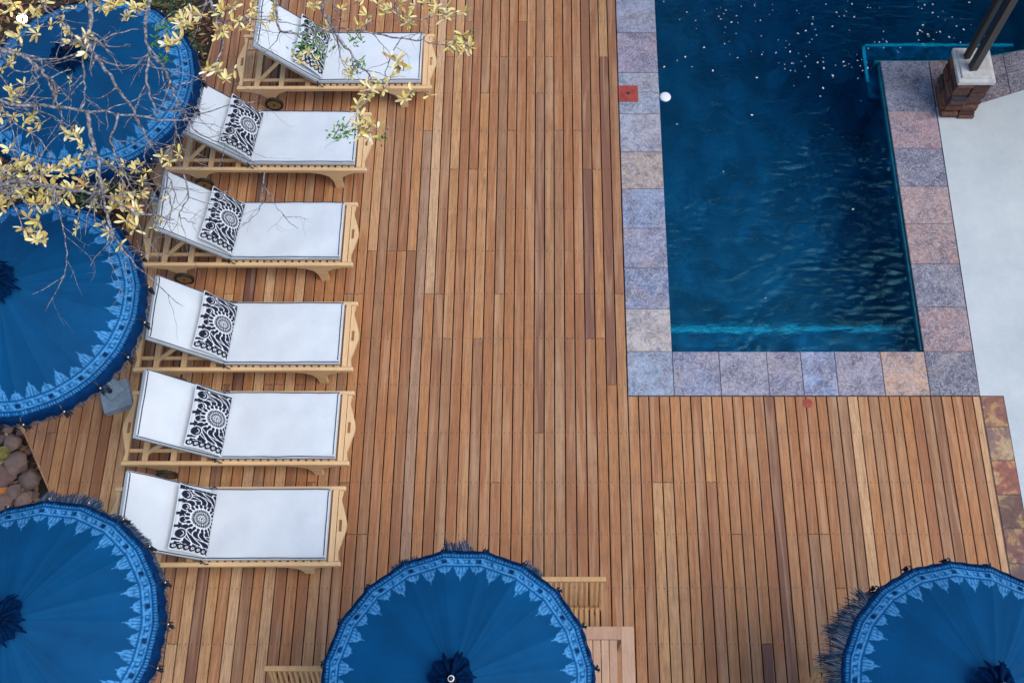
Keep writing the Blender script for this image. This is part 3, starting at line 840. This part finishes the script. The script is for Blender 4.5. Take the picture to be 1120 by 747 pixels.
def fringe(parent, sectors, rz, seed, tassels=True):
    """threads hanging from the valance; on the windward sectors they blow outwards"""
    rnd = random.Random(seed); bm = BM()
    for k in range(4200):
        th = 2*PI*k/4200 + rnd.uniform(-.004, .004); w_ = 0
        deg = math.degrees(th+rz) % 360
        for a0, a1, amt in sectors:
            m = (deg-a0) % 360
            if m < (a1-a0) % 360:
                e = m/((a1-a0) % 360); w_ = max(w_, amt*min(1, 6*e, 6*(1-e)))
        if w_ < .05 and k % 6: continue
        clump = .5+.5*math.sin(th*NR*1.0+1.3*math.sin(th*9))
        L = rnd.uniform(.05, .08) + .11*w_*rnd.uniform(.6, 1.1)*(.65+.35*clump)
        o = rnd.uniform(.55, 1.0)*w_
        ta = (rnd.uniform(-.22, .22)+.35*math.sin(th*23+2*math.sin(th*11)))*w_ + rnd.uniform(-.03, .03)
        p = Vector((rim(th)*1.006*math.cos(th), rim(th)*1.006*math.sin(th), 1.86+.10*w_))
        d1 = Vector((math.cos(th+ta), math.sin(th+ta), 0))
        q = p + d1*L*o*.6 + Vector((0, 0, -L*(1-o)*.6 - .008)); s = q + d1*L*o*.5 + Vector((0, 0, -L*.4))
        tube(bm, [p, q, s], [.0028, .0026, .0018], 3, caps=False)
    obj('fringe', bm, M['fringe'], parent)
umb0 = make_umbrella()
U = [((-3.85, 5.56), 1.0, 5, 'blue parasol under the bare branches and yellow leaves, upper left', []),
     ((-4.02, 3.51), 1.02, 11, 'blue parasol with its grey block base showing, left edge', []),
     ((-3.50, 1.10), .985, 3, 'blue parasol beside the river rocks, fringe lifted at its top, lower left', [(66, 104, .75), (38, 70, .45), (20, 40, .2)]),
     ((-.60, .735), 1.005, 8, 'blue parasol over the wooden table and chairs, bottom centre', [(84, 99, .8), (108, 124, .55), (52, 64, .6)]),
     ((2.80, .69), .965, 2, 'blue parasol with grey fringe blown out to its left, lower right', [(126, 190, 1.0)])]
for i, ((x_, y_), s_, rz, lab, sec) in enumerate(U):
    u_ = umb0 if i == 0 else copy_tree(umb0)
    u_.location = (x_, y_, 0); u_.rotation_euler = (0, 0, R(rz)); u_.scale = (s_, s_, 1)
    tag(u_, lab, 'parasol', 'blue fringed parasols')
for u_, (xy, s_, rz, lab, sec), sd in zip([o for o in COL.objects if o.get('category') == 'parasol'], U, range(5)):
    fringe(u_, sec, R(rz), sd)

# ------------------------------------------------------------------ wooden table and chairs
def make_chair():
    r = empty('garden_chair', (0, 0, 0))      # faces -y, origin on the floor under the seat centre
    W = .235
    for s in (-1, 1):
        bm = BM(); tube(bm, [(s*W, .19, 0), (s*W, .17, .42), (s*W, .22, .62), (s*W, .31, .85)], .017, 8); obj('leg', bm, M['chairwood'], r)
        bm = BM(); tube(bm, [(s*W, -.2, 0), (s*W, -.2, .43)], .017, 8); obj('leg', bm, M['chairwood'], r)
    bm = BM(); bar(bm, (-W-.035, .315, .862), (W+.035, .315, .862), .04, .05, .01); obj('top_rail', bm, M['chairwood'], r)
    for k in range(11):
        x0 = -W+.03 + (2*W-.06)*k/10; bm = BM()
        pts = [(x0, .17+.0*k, .45), (x0, .175, .55), (x0, .22, .68), (x0, .30, .845)]
        for a, b in zip(pts, pts[1:]): bar(bm, a, b, .018, .012)
        obj('back_slat', bm, M['chairwood'], r)
    bm = BM()
    for k in range(11): box(bm, (-W+.02+(2*W-.04)*k/10, -.02, .44), (.028, .42, .016), None, .003)
    for y_ in (-.2, .17): bar(bm, (-W, y_, .42), (W, y_, .42), .03, .03)
    obj('seat', bm, M['chairwood'], r)
    return r
ch0 = make_chair()
for i, (x_, y_, rz, lab) in enumerate([(.182, 1.34, 0, 'slatted wooden chair pushed up to the square wooden table'),
                                       (-1.895, .665, 0, 'slatted wooden chair between the two lower left parasols'),
                                       (2.27, .66, 0, 'slatted wooden chair mostly under the lower right parasol')]):
    c = ch0 if i == 0 else copy_tree(ch0)
    c.location = (x_, y_, 0); c.rotation_euler = (0, 0, R(rz)); tag(c, lab, 'chair', 'slatted wooden chairs')
tb = empty('garden_table', (.20, .845, 0), 0, 'square slatted wooden table half covered by the bottom centre parasol', 'table')
bm = BM(); hw = .467
for s in (-1, 1):
    bar(bm, (s*(hw-.05), -hw, .735), (s*(hw-.05), hw, .735), .10, .03, .004)
    bar(bm, (-hw+.102, s*(hw-.05), .735), (hw-.102, s*(hw-.05), .735), .10, .03, .004)
k = -hw+.135
while k < hw-.12: bar(bm, (k, -hw+.103, .733), (k, hw-.103, .733), .058, .024, .003); k += .0635
obj('tabletop', bm, M['oldteak'], tb)
for sx in (-1, 1):
    for sy_ in (-1, 1):
        bm = BM(); box(bm, (sx*(hw-.06), sy_*(hw-.06), .36), (.06, .06, .72), None, .005); obj('leg', bm, M['oldteak'], tb)

# ------------------------------------------------------------------ pool bits
bm = BM(); box(bm, (0, 0, .006), (.205, .20, .012), None, .004)
lid = obj('skimmer_lid', bm, M['red']); lid.location = (*at(687, 103.5).xy, .008)
tag(lid, 'square red skimmer lid set in the slate coping', 'skimmer lid')
bm = BM(); lathe(bm, [(.070, .012), (.072, .016), (.06, .017), (.058, .014), (.004, .014)], n=28); obj('round_cover', bm, M['red'], lid)
bm = BM(); tube(bm, [(.012*math.cos(a*PI/6), .012*math.sin(a*PI/6), .0155) for a in range(13)], .006, 5); obj('finger_hole', bm, M['black'], lid)
bp_ = at(727.5, 104, -.02)
bm = BM(); lathe(bm, [(.003, .03), (.04, .026), (.056, .012), (.06, -.005), (.056, -.02), (.04, -.03), (.003, -.034)], n=28)
fl = obj('pool_float', bm, M['ball'], smooth=True); fl.location = (bp_.x+.005, bp_.y, -.055); fl.scale = (1, 1, .5)
tag(fl, 'round white float on the water at the coping edge', 'float')
bm = BM(); a, b = at(699, 102), at(722, 103)
tube(bm, [(a.x, a.y, .010), ((a.x+b.x)/2, a.y+.015, .010), (1.163, b.y, .014), (1.175, b.y, -.01), (b.x-.0, b.y, -.03)], .004, 5)
tag(obj('float_cord', bm, M['cord']), 'thin grey cord from the red skimmer lid to the white float', 'cord')
bm = BM(); lathe(bm, [(.035, 0), (.034, .010), (.012, .014), (.002, .014)], n=18)
pl = obj('pool_light', bm, M['ball']); pl.location = (3.49, 4.38, -.55); pl.rotation_euler = (0, R(-20), 0)
tag(pl, 'small white pool fitting at the right end of the underwater ledge', 'pool fitting')
bm = BM(); 
for k in range(2):
    n = 9; a0 = k
    bm.faces.new([bm.verts.new(((.035+.015*noise.noise(Vector((i, k, 1))))*math.cos(2*PI*i/n)+k*.02, (.045+.02*noise.noise(Vector((i, k, 5))))*math.sin(2*PI*i/n), .004+.001*k)) for i in range(n)])
lf = obj('fallen_petal', bm, M['red']); lf.location = at(882, 441, .0)
tag(lf, 'faded red petal lying on the deck below the pool coping', 'petal')
# petals afloat
meshes = []
for k in range(4):
    bm = BM(); r0 = .010; n = 7
    c = bm.verts.new((0, 0, -.0005)); rg = [bm.verts.new((r0*(1+.3*math.sin(i*1.7+k))*math.cos(2*PI*i/n), r0*.7*math.sin(2*PI*i/n), .0025)) for i in range(n)]
    for i in range(n): bm.faces.new((c, rg[i], rg[(i+1) % n]))
    me = bpy.data.meshes.new('floating_petal'); bm.to_mesh(me); bm.free(); me.materials.append(M['petal']); meshes.append(me)
rnd = random.Random(3); cnt = 0; cl_ = [(735+rnd.random()*320, rnd.random()*85) for _ in range(26)]
while cnt < 170:
    if rnd.random() < .55:
        c = rnd.choice(cl_); px_, py_ = c[0]+rnd.gauss(0, 12), c[1]+rnd.gauss(0, 8)
    elif rnd.random() < .8: px_, py_ = rnd.uniform(722, 1080), abs(rnd.gauss(25, 32))
    else: px_, py_ = rnd.uniform(728, 980), rnd.uniform(60, 340)
    if rnd.random() < .5*max(0, (py_-80)/200): continue
    p = at(px_, py_, -.07)
    if p.x < 1.2 or not inside(p.x+.08, p.y-.12) or (p.x > 3.45 and p.y < 7.45): continue
    o = bpy.data.objects.new('floating_petal', meshes[cnt % 4]); COL.objects.link(o)
    o.location = (p.x, p.y, wz(p.x, p.y)+.0025); s_ = rnd.choice((.45, .5, .6, .7, .85, 1.2)); o.scale = (s_, s_, s_); o.rotation_euler = (0, 0, rnd.uniform(0, 6.28))
    tag(o, 'tiny pale petal floating on the dark blue pool water', 'petal', 'petals floating on the pool'); cnt += 1

# ------------------------------------------------------------------ garden bed
rocks = [(13.6, 484, .085, 0, 'reddish rock near the top of the pile by the parasol edge'), (2, 497, .075, 1, 'yellow green lichen covered rock at the left edge'),
         (19, 508, .095, 0, 'grey elongated rock in the middle of the pile'), (3, 521, .10, 0, 'large beige rock at the left edge'),
         (33, 524, .095, 0, 'pink angular rock against the deck edge'), (16, 537, .075, 0, 'mauve rock right of the orange one'),
         (3, 537, .045, 2, 'small orange rock at the left edge'), (25, 546, .07, 0, 'brown rock lowest beside the parasol fringe'),
         (5, 551, .08, 0, 'dull pink rock in the bottom left of the pile'), (9, 469, .05, 0, 'small dark rock under the left parasol rim'),
         (24, 473, .04, 0, 'small brown rock by the tip of the deck'), (2, 480, .045, 0, 'small grey rock at the left edge, top of the pile'),
         (38, 541, .04, 0, 'small rock against the deck, below the pink angular one'), (42, 556, .07, 0, 'dark rock half under the lower parasol fringe'),
         (14, 566, .09, 0, 'large rock half under the lower parasol fringe'), (31, 494, .035, 0, 'small dark red rock touching the deck edge')]
for i, (px_, py_, r0, mt, lab) in enumerate(rocks):
    bm = BM(); bmesh.ops.create_icosphere(bm, subdivisions=4, radius=1)
    sx, sy_, sz = random.uniform(.85, 1.25), random.uniform(.85, 1.2), random.uniform(.55, .75)
    pls = [Vector((random.gauss(0, 1), random.gauss(0, 1), random.gauss(0, 1))).normalized() for _ in range(11)]
    for v in bm.verts:
        n = v.co.normalized(); q = n*(1+.28*noise.noise(n*1.3+Vector((i*3.1, 0, 0)))+.06*noise.noise(n*4+Vector((0, i, 0))))
        for pn in pls:
            dd = q.dot(pn)
            if dd > .74: q = q - pn*(dd-.74)*.92
        q = q*1.12
        v.co = Vector((q.x*sx, q.y*sy_, q.z*sz))*r0
    o = obj('rock', bm, (M['rock'], M['lichen'], M['orange'])[mt], smooth=True)
    o.location = at(px_, py_, -.16+r0*.42); o.rotation_euler = (0, 0, random.uniform(0, 6))
    tag(o, lab, 'rock', 'river rocks in the bed beside the deck')
def bedpt(rnd):
    while True:
        x_, y_ = rnd.uniform(-6.6, -3.3), rnd.uniform(-.2, 9)
        if x_ > -5.0 and interp(LO, x_)-.0 < y_ < interp(HI, x_) : continue
        if x_ > -3.5 : continue
        if y_ > 5.2 and x_ > -4.25 + (y_-5.25)*.31: continue
        if y_ < 2.6 and x_ > -4.44+(2.58-y_)*.45: continue
        return x_, y_
rnd = random.Random(11); bm = BM()
for k in range(3200):
    x_, y_ = bedpt(rnd)
    if y_ > 4.6 and rnd.random() < .7: continue
    s_ = rnd.uniform(.008, .026)
    d_ = bmesh.ops.create_icosphere(bm, subdivisions=1, radius=s_, matrix=Matrix.Translation((x_, y_, -.155+s_*.3)) @ Euler((rnd.random()*3, rnd.random()*3, 0)).to_matrix().to_4x4() @ Matrix.Diagonal((1, rnd.uniform(.6, 1), .6, 1)))
tag(obj('gravel', bm, M['gravel']), 'brown gravel between the rocks of the bed', 'gravel', kind='stuff')
bm = BM()
for k in range(7000):
    x_, y_ = bedpt(rnd); L = rnd.uniform(.02, .06); a = rnd.uniform(0, 6.28); c, s = math.cos(a), math.sin(a); z = -.150+rnd.uniform(0, .02)
    w_ = L*.35; pts = [(-L, 0, 0), (0, -w_, .006), (L, 0, rnd.uniform(-.0, .02)), (0, w_, .004)]
    bm.faces.new([bm.verts.new((x_+c*p-s*q, y_+s*p+c*q, z+h)) for p, q, h in pts])
tag(obj('leaf_litter', bm, M['litter'], keep=True), 'dry brown leaf litter on the soil of the bed', 'leaf litter', kind='stuff')
bm = BM()
clumps = [at(x_, y_, -.1) for x_, y_ in ((98, 222), (104, 208), (88, 214), (120, 200), (182, 8), (196, 28), (170, 2), (208, 62), (70, 200), (30, 196), (205, 20), (190, 48))]
for c in clumps:
    for k in range(90):
        p = c + Vector((rnd.gauss(0, .10), rnd.gauss(0, .10), rnd.uniform(0, .16))); L = rnd.uniform(.02, .05); a = rnd.uniform(0, 6.28); e = rnd.uniform(-.5, .9)
        if p.x > -3.68 or p.x > interp([(y__, x__) for x__, y__ in HI], p.y)-.05: continue
        dv = Vector((math.cos(a)*math.cos(e), math.sin(a)*math.cos(e), math.sin(e)))*L; sd = Vector((-math.sin(a), math.cos(a), rnd.uniform(-.4, .4)))*L*.4
        bm.faces.new([bm.verts.new(q) for q in (p, p+dv*.5+sd, p+dv, p+dv*.5-sd)])
tag(obj('low_green_planting', bm, M['plant'], keep=True), 'low dark green leaves growing in the bed beneath the tree', 'ground cover', kind='stuff')

# ------------------------------------------------------------------ overhanging tree
tr = empty('tree', (-7.0, 6.6, -.16), 0, 'bare twigged tree with clusters of pale yellow leaves over the upper left parasols', 'tree')
OFF = Vector((-7.0, 6.6, -.16))
def tob(p): return Vector(p) - OFF
bm = BM()
tk = [Vector((-7.0, 6.6, -.2)), Vector((-6.9, 6.65, .8)), Vector((-6.75, 6.5, 1.7)), Vector((-6.6, 6.4, 2.5)), Vector((-6.4, 6.3, 3.0))]
tube(bm, [tob(p) for p in tk], [.17, .14, .12, .10, .08], 12)
obj('trunk', bm, M['bark'], tr, smooth=True)
LIMBS = [  # (px, py, z) lists in photo space, start radius, end radius, twig count
 ([(-130, 90, 3.0), (-60, 95, 3.0), (0, 112, 3.05), (60, 117, 3.0), (130, 125, 2.95), (200, 132, 2.9), (222, 122, 2.85), (285, 110, 2.75)], .030, .004, 16),
 ([(85, -60, 3.1), (98, 20, 3.05), (97, 50, 3.0), (120, 84, 2.95), (140, 112, 2.9), (150, 132, 2.85)], .034, .012, 9),
 ([(150, -60, 3.1), (158, 30, 3.05), (163, 60, 3.0), (160, 90, 2.95), (172, 124, 2.9)], .024, .010, 8),
 ([(20, -60, 3.2), (42, 0, 3.15), (66, 24, 3.1), (88, 48, 3.05), (118, 66, 3.0)], .014, .004, 5),
 ([(96, 121, 2.98), (100, 150, 2.95), (108, 180, 2.9), (113, 215, 2.85), (122, 250, 2.8), (150, 292, 2.75), (200, 335, 2.7)], .026, .003, 12),
 ([(-120, 225, 2.9), (-40, 212, 2.9), (20, 200, 2.9), (60, 205, 2.88), (110, 213, 2.85), (150, 232, 2.8), (190, 240, 2.75)], .034, .008, 16),
 ([(-120, 20, 3.1), (-30, 45, 3.05), (22, 62, 3.0), (45, 78, 2.98), (62, 96, 2.95), (56, 118, 2.9)], .036, .014, 12),
 ([(90, 30, 3.02), (91, 60, 3.0), (93, 95, 2.96), (90, 122, 2.92)], .012, .008, 4),
 ([(163, 60, 3.0), (178, 72, 2.95), (187, 94, 2.9), (196, 116, 2.85), (205, 131, 2.8), (225, 151, 2.75), (262, 163, 2.7), (285, 190, 2.65)], .016, .003, 9),
 ([(300, -60, 3.1), (300, 10, 3.0), (318, 38, 2.95), (370, 32, 2.9), (430, 40, 2.85), (470, 47, 2.8), (505, 52, 2.75)], .020, .005, 12),
 ([(340, -40, 3.1), (352, 10, 2.95), (366, 35, 2.9), (385, 62, 2.85), (408, 88, 2.8), (400, 110, 2.75), (392, 150, 2.7)], .018, .006, 8),
 ([(440, 41, 2.83), (427, 62, 2.8), (421, 88, 2.75)], .008, .004, 3),
 ([(440, -40, 3.0), (432, 0, 2.95), (440, 22, 2.9), (470, 20, 2.85), (495, 12, 2.8)], .012, .004, 5),
 ([(215, -60, 3.1), (228, -5, 3.0), (238, 25, 2.95), (243, 50, 2.9), (232, 80, 2.85)], .024, .008, 9),
 ([(238, 25, 2.95), (262, 22, 2.9), (285, 22, 2.85), (330, 28, 2.8)], .010, .004, 6),
 ([(290, 187, 2.65), (287, 215, 2.6), (282, 232, 2.58), (265, 247, 2.55)], .006, .003, 3),
 ([(287, 200, 2.62), (300, 222, 2.6), (312, 238, 2.58), (326, 250, 2.55)], .006, .003, 3),
 ([(150, 200, 2.8), (178, 205, 2.75), (188, 228, 2.7), (178, 250, 2.65)], .010, .004, 5),
 ([(200, 190, 2.75), (206, 215, 2.7), (196, 235, 2.66), (214, 245, 2.6)], .010, .004, 5),
 ([(60, 206, 2.88), (66, 240, 2.8), (73, 272, 2.75), (70, 302, 2.7), (50, 340, 2.65)], .008, .003, 3),
 ([(72, 300, 2.7), (54, 312, 2.68), (35, 322, 2.66)], .005, .002, 0),
 ([(0, 112, 3.05), (10, 130, 3.0), (40, 150, 2.95), (60, 175, 2.9)], .012, .004, 7),
 ([(130, 125, 2.95), (122, 155, 2.9), (135, 190, 2.85), (150, 215, 2.8)], .014, .005, 8),
 ([(150, 132, 2.85), (160, 150, 2.8), (175, 175, 2.75), (190, 205, 2.7), (186, 240, 2.65)], .014, .004, 8),
]
rnd = random.Random(21)
def wander(p, d_, L, n, jit):
    pts = [p.copy()]; d_ = d_.normalized()
    for _ in range(n):
        d_ = (d_ + Vector((rnd.gauss(0, jit), rnd.gauss(0, jit), rnd.gauss(0, jit*.5)))).normalized(); p = p + d_*L/n; pts.append(p.copy())
    return pts
def refine(pts, amp):
    out = []
    for i in range(len(pts)-1):
        p0 = pts[max(i-1, 0)]; p1, p2 = pts[i], pts[i+1]; p3 = pts[min(i+2, len(pts)-1)]
        for s in range(5):
            t = s/5; q = .5*((2*p1)+(p2-p0)*t+(2*p0-5*p1+4*p2-p3)*t*t+(3*p1-p0-3*p2+p3)*t**3)
            out.append(q + Vector((rnd.gauss(0, amp), rnd.gauss(0, amp), rnd.gauss(0, amp*.6))))
    out.append(pts[-1]); return out
tips = []
for pl_, r0, r1, nt_ in LIMBS:
    P = [at(*p) for p in pl_]
    if pl_[0][0] < -20 or pl_[0][1] < -20:
        # carry the limb back to the trunk, outside the picture
        s0 = P[0]; j_ = tk[-1].lerp(tk[-2], rnd.random()*.8)
        mid = Vector((s0.x*.5+j_.x*.5, max(s0.y, j_.y)*.5+max(s0.y, 6.2)*.5 if pl_[0][1] < -20 else (s0.y+j_.y)/2, 3.15))
        P = [j_, mid] + P
    rp = refine(P, .007 if r0 > .012 else .005)
    N = len(rp); rad = [r0*(1.25 if False else 1)+(r1-r0)*(i/(N-1)) for i in range(N)]
    rad = [q*.68*(1+.12*rnd.uniform(-1, 1)) for q in rad]
    bm = BM(); tube(bm, [tob(p) for p in rp], rad, 7)
    for k in range(int(nt_*1.5)):
        i = rnd.randint(int(N*.25), N-2); d0 = (rp[i+1]-rp[i]).normalized()
        side = Vector((-d0.y, d0.x, 0))*rnd.choice((-1, 1)); dd = d0*rnd.uniform(.1, 1)+side*rnd.uniform(.3, 1)+Vector((0, 0, rnd.uniform(-.3, .2)))
        L = rnd.uniform(.12, .48); tw = wander(rp[i], dd, L, 6, .24); rr = min(rad[i]*.6, .0085)
        tube(bm, [tob(p) for p in tw], [rr*(1-.7*q/6) for q in range(7)], 5)
        for _ in range(rnd.randint(0, 3)):
            j = rnd.randint(2, 5); d2 = (tw[j+1]-tw[j] if j < 6 else tw[j]-tw[j-1]); d2 = d2 + Vector((rnd.gauss(0, .05), rnd.gauss(0, .05), rnd.gauss(0, .02)))
            t2 = wander(tw[j], d2, rnd.uniform(.05, .2), 4, .3); tube(bm, [tob(p) for p in t2], [rr*.5*(1-.6*q/4) for q in range(5)], 4)
        tips.append(tw[-1])
    obj('limb', bm, M['bark'], tr, smooth=True)
def leaf(bm, p, d_, L, w_, mi=0):
    d_ = d_.normalized(); s = d_.cross(Vector((rnd.gauss(0, .3), rnd.gauss(0, .3), 1)))
    if s.length < .1: s = Vector((1, 0, 0))
    s.normalize(); up = s.cross(d_)
    prof = [(0, .12), (.25, .75), (.55, 1.0), (.85, .8), (1, .25)]; rows = []
    cv = rnd.uniform(-.25, .1)
    for t, ww in prof:
        c = p + d_*L*t + up*L*cv*t*t
        rows.append([bm.verts.new(c - s*w_*ww*.5 + up*w_*.12), bm.verts.new(c), bm.verts.new(c + s*w_*ww*.5 + up*w_*.12)])
    for a, b in zip(rows, rows[1:]):
        for k in (0, 1): bm.faces.new((a[k], a[k+1], b[k+1], b[k])).material_index = mi
CL = [(12, 12, 30), (22, 40, 30), (38, 14, 26), (42, 30, 22), (92, 48, 34), (72, 33, 22), (105, -2, 34), (122, 3, 30), (150, 10, 26), (142, 18, 18), (185, 50, 38), (210, 18, 44), (203, 30, 32), (242, 16, 36), (237, 78, 34), (240, 34, 26),
      (262, 24, 22), (280, 14, 22), (300, 22, 22), (345, 6, 24), (358, 30, 20), (398, 0, 28), (400, 28, 26), (428, 10, 28), (448, 26, 24), (487, 16, 42), (508, 48, 34), (500, 56, 22), (402, 102, 40), (392, 120, 34), (398, 146, 34),
      (440, 72, 36), (452, 100, 26), (385, 78, 22), (420, 98, 24), (12, 188, 36), (28, 206, 42), (45, 192, 32), (36, 222, 30), (62, 214, 24), (80, 206, 32), (96, 194, 24), (76, 190, 20), (10, 214, 30), (42, 243, 30), (48, 262, 22),
      (36, 254, 20), (84, 246, 16), (125, 228, 34), (138, 242, 36), (150, 226, 26), (132, 210, 26), (178, 172, 26), (148, 186, 22), (160, 196, 18), (72, 182, 24), (86, 148, 32), (45, 135, 28), (12, 108, 30), (15, 128, 22), (2, 76, 20), (70, 10, 16),
      (168, 250, 16), (108, 205, 24), (22, 176, 26), (120, 254, 22), (330, 68, 18), (348, 72, 18), (180, 218, 14), (0, 200, 34), (100, 166, 14), (60, 100, 12), (300, 8, 18), (470, 4, 22), (130, 188, 18), (18, 60, 22), (52, 214, 24), (0, 226, 26)]
for px_, py_, sz in CL:
    z = 2.95 - .25*max(0, (py_-100))/150 + rnd.uniform(-.04, .06)
    if px_ > 300: z = 2.82
    c = at(px_, py_, z); bm = BM(); n = int(sz*.85)+5
    st = c + Vector((rnd.uniform(-.06, .06), rnd.uniform(-.02, .1), -.05)); tube(bm, [tob(st), tob((st+c)/2+Vector((.008, 0, .004))), tob(c)], .0045, 5, mi=1)
    sub = [c] + ([c + Vector((rnd.gauss(0, .06), rnd.gauss(0, .06), rnd.uniform(-.02, .03))) for _ in range(max(1, sz//8))])
    for s_ in sub[1:]: tube(bm, [tob(c), tob(s_)], .0035, 4, mi=1)
    for k in range(n):
        a = rnd.uniform(0, 2*PI); e = rnd.uniform(-.3, 1.0); dv = Vector((math.cos(a)*math.cos(e), math.sin(a)*math.cos(e), math.sin(e)))
        L = rnd.uniform(.20, .44)*min(sz, 30)/158; q0 = rnd.choice(sub)
        leaf(bm, tob(q0)+dv*L*.1, dv, L, L*rnd.uniform(.26, .38))
    obj('leaf_cluster', bm, [M['leaf'], M['bark']], tr, keep=True)
for px_, py_, sz in [(342, 40, 26), (332, 52, 26), (348, 58, 18), (376, 142, 22), (366, 148, 12), (396, 140, 14), (508, 44, 14), (180, 30, 18), (172, 46, 12), (388, 44, 16), (392, 72, 16), (384, 80, 12), (178, 66, 10), (418, 150, 8)]:
    c = at(px_, py_, 2.78); bm = BM()
    tube(bm, [tob(c+Vector((.05, .08, .02))), tob(c)], .004, 4, mi=1)
    for k in range(int(sz*1.9)):
        q0 = c + Vector((rnd.gauss(0, 1), rnd.gauss(0, 1), rnd.gauss(0, .6)))*sz/158*.36
        a = rnd.uniform(0, 2*PI); e = rnd.uniform(-.2, .9); dv = Vector((math.cos(a)*math.cos(e), math.sin(a)*math.cos(e), math.sin(e)))
        leaf(bm, tob(q0), dv, rnd.uniform(.022, .038), .013)
    obj('green_sprig', bm, [M['green'], M['bark']], tr, keep=True)

# sun glint among the branches, added as a small glowing body on a mount
lp = at(23, 19, 2.9)
glint = empty('sun_glint', lp, 0, 'tiny glowing stand-in for a sun glint among the branches at the upper left', 'glint')
bm = BM(); lathe(bm, [(.003, -.045), (.026, -.04), (.036, -.02), (.030, 0), (.012, .02), (.010, .03)], n=14); obj('glint_body', bm, M['glint_body'], glint, smooth=True)
bm = BM(); lathe(bm, [(.013, .028), (.014, .05), (.006, .058)], n=12); tube(bm, [(0, 0, .055), (.01, .0, .12), (.0, .02, .2)], .003, 5); obj('glint_mount', bm, M['black'], glint)
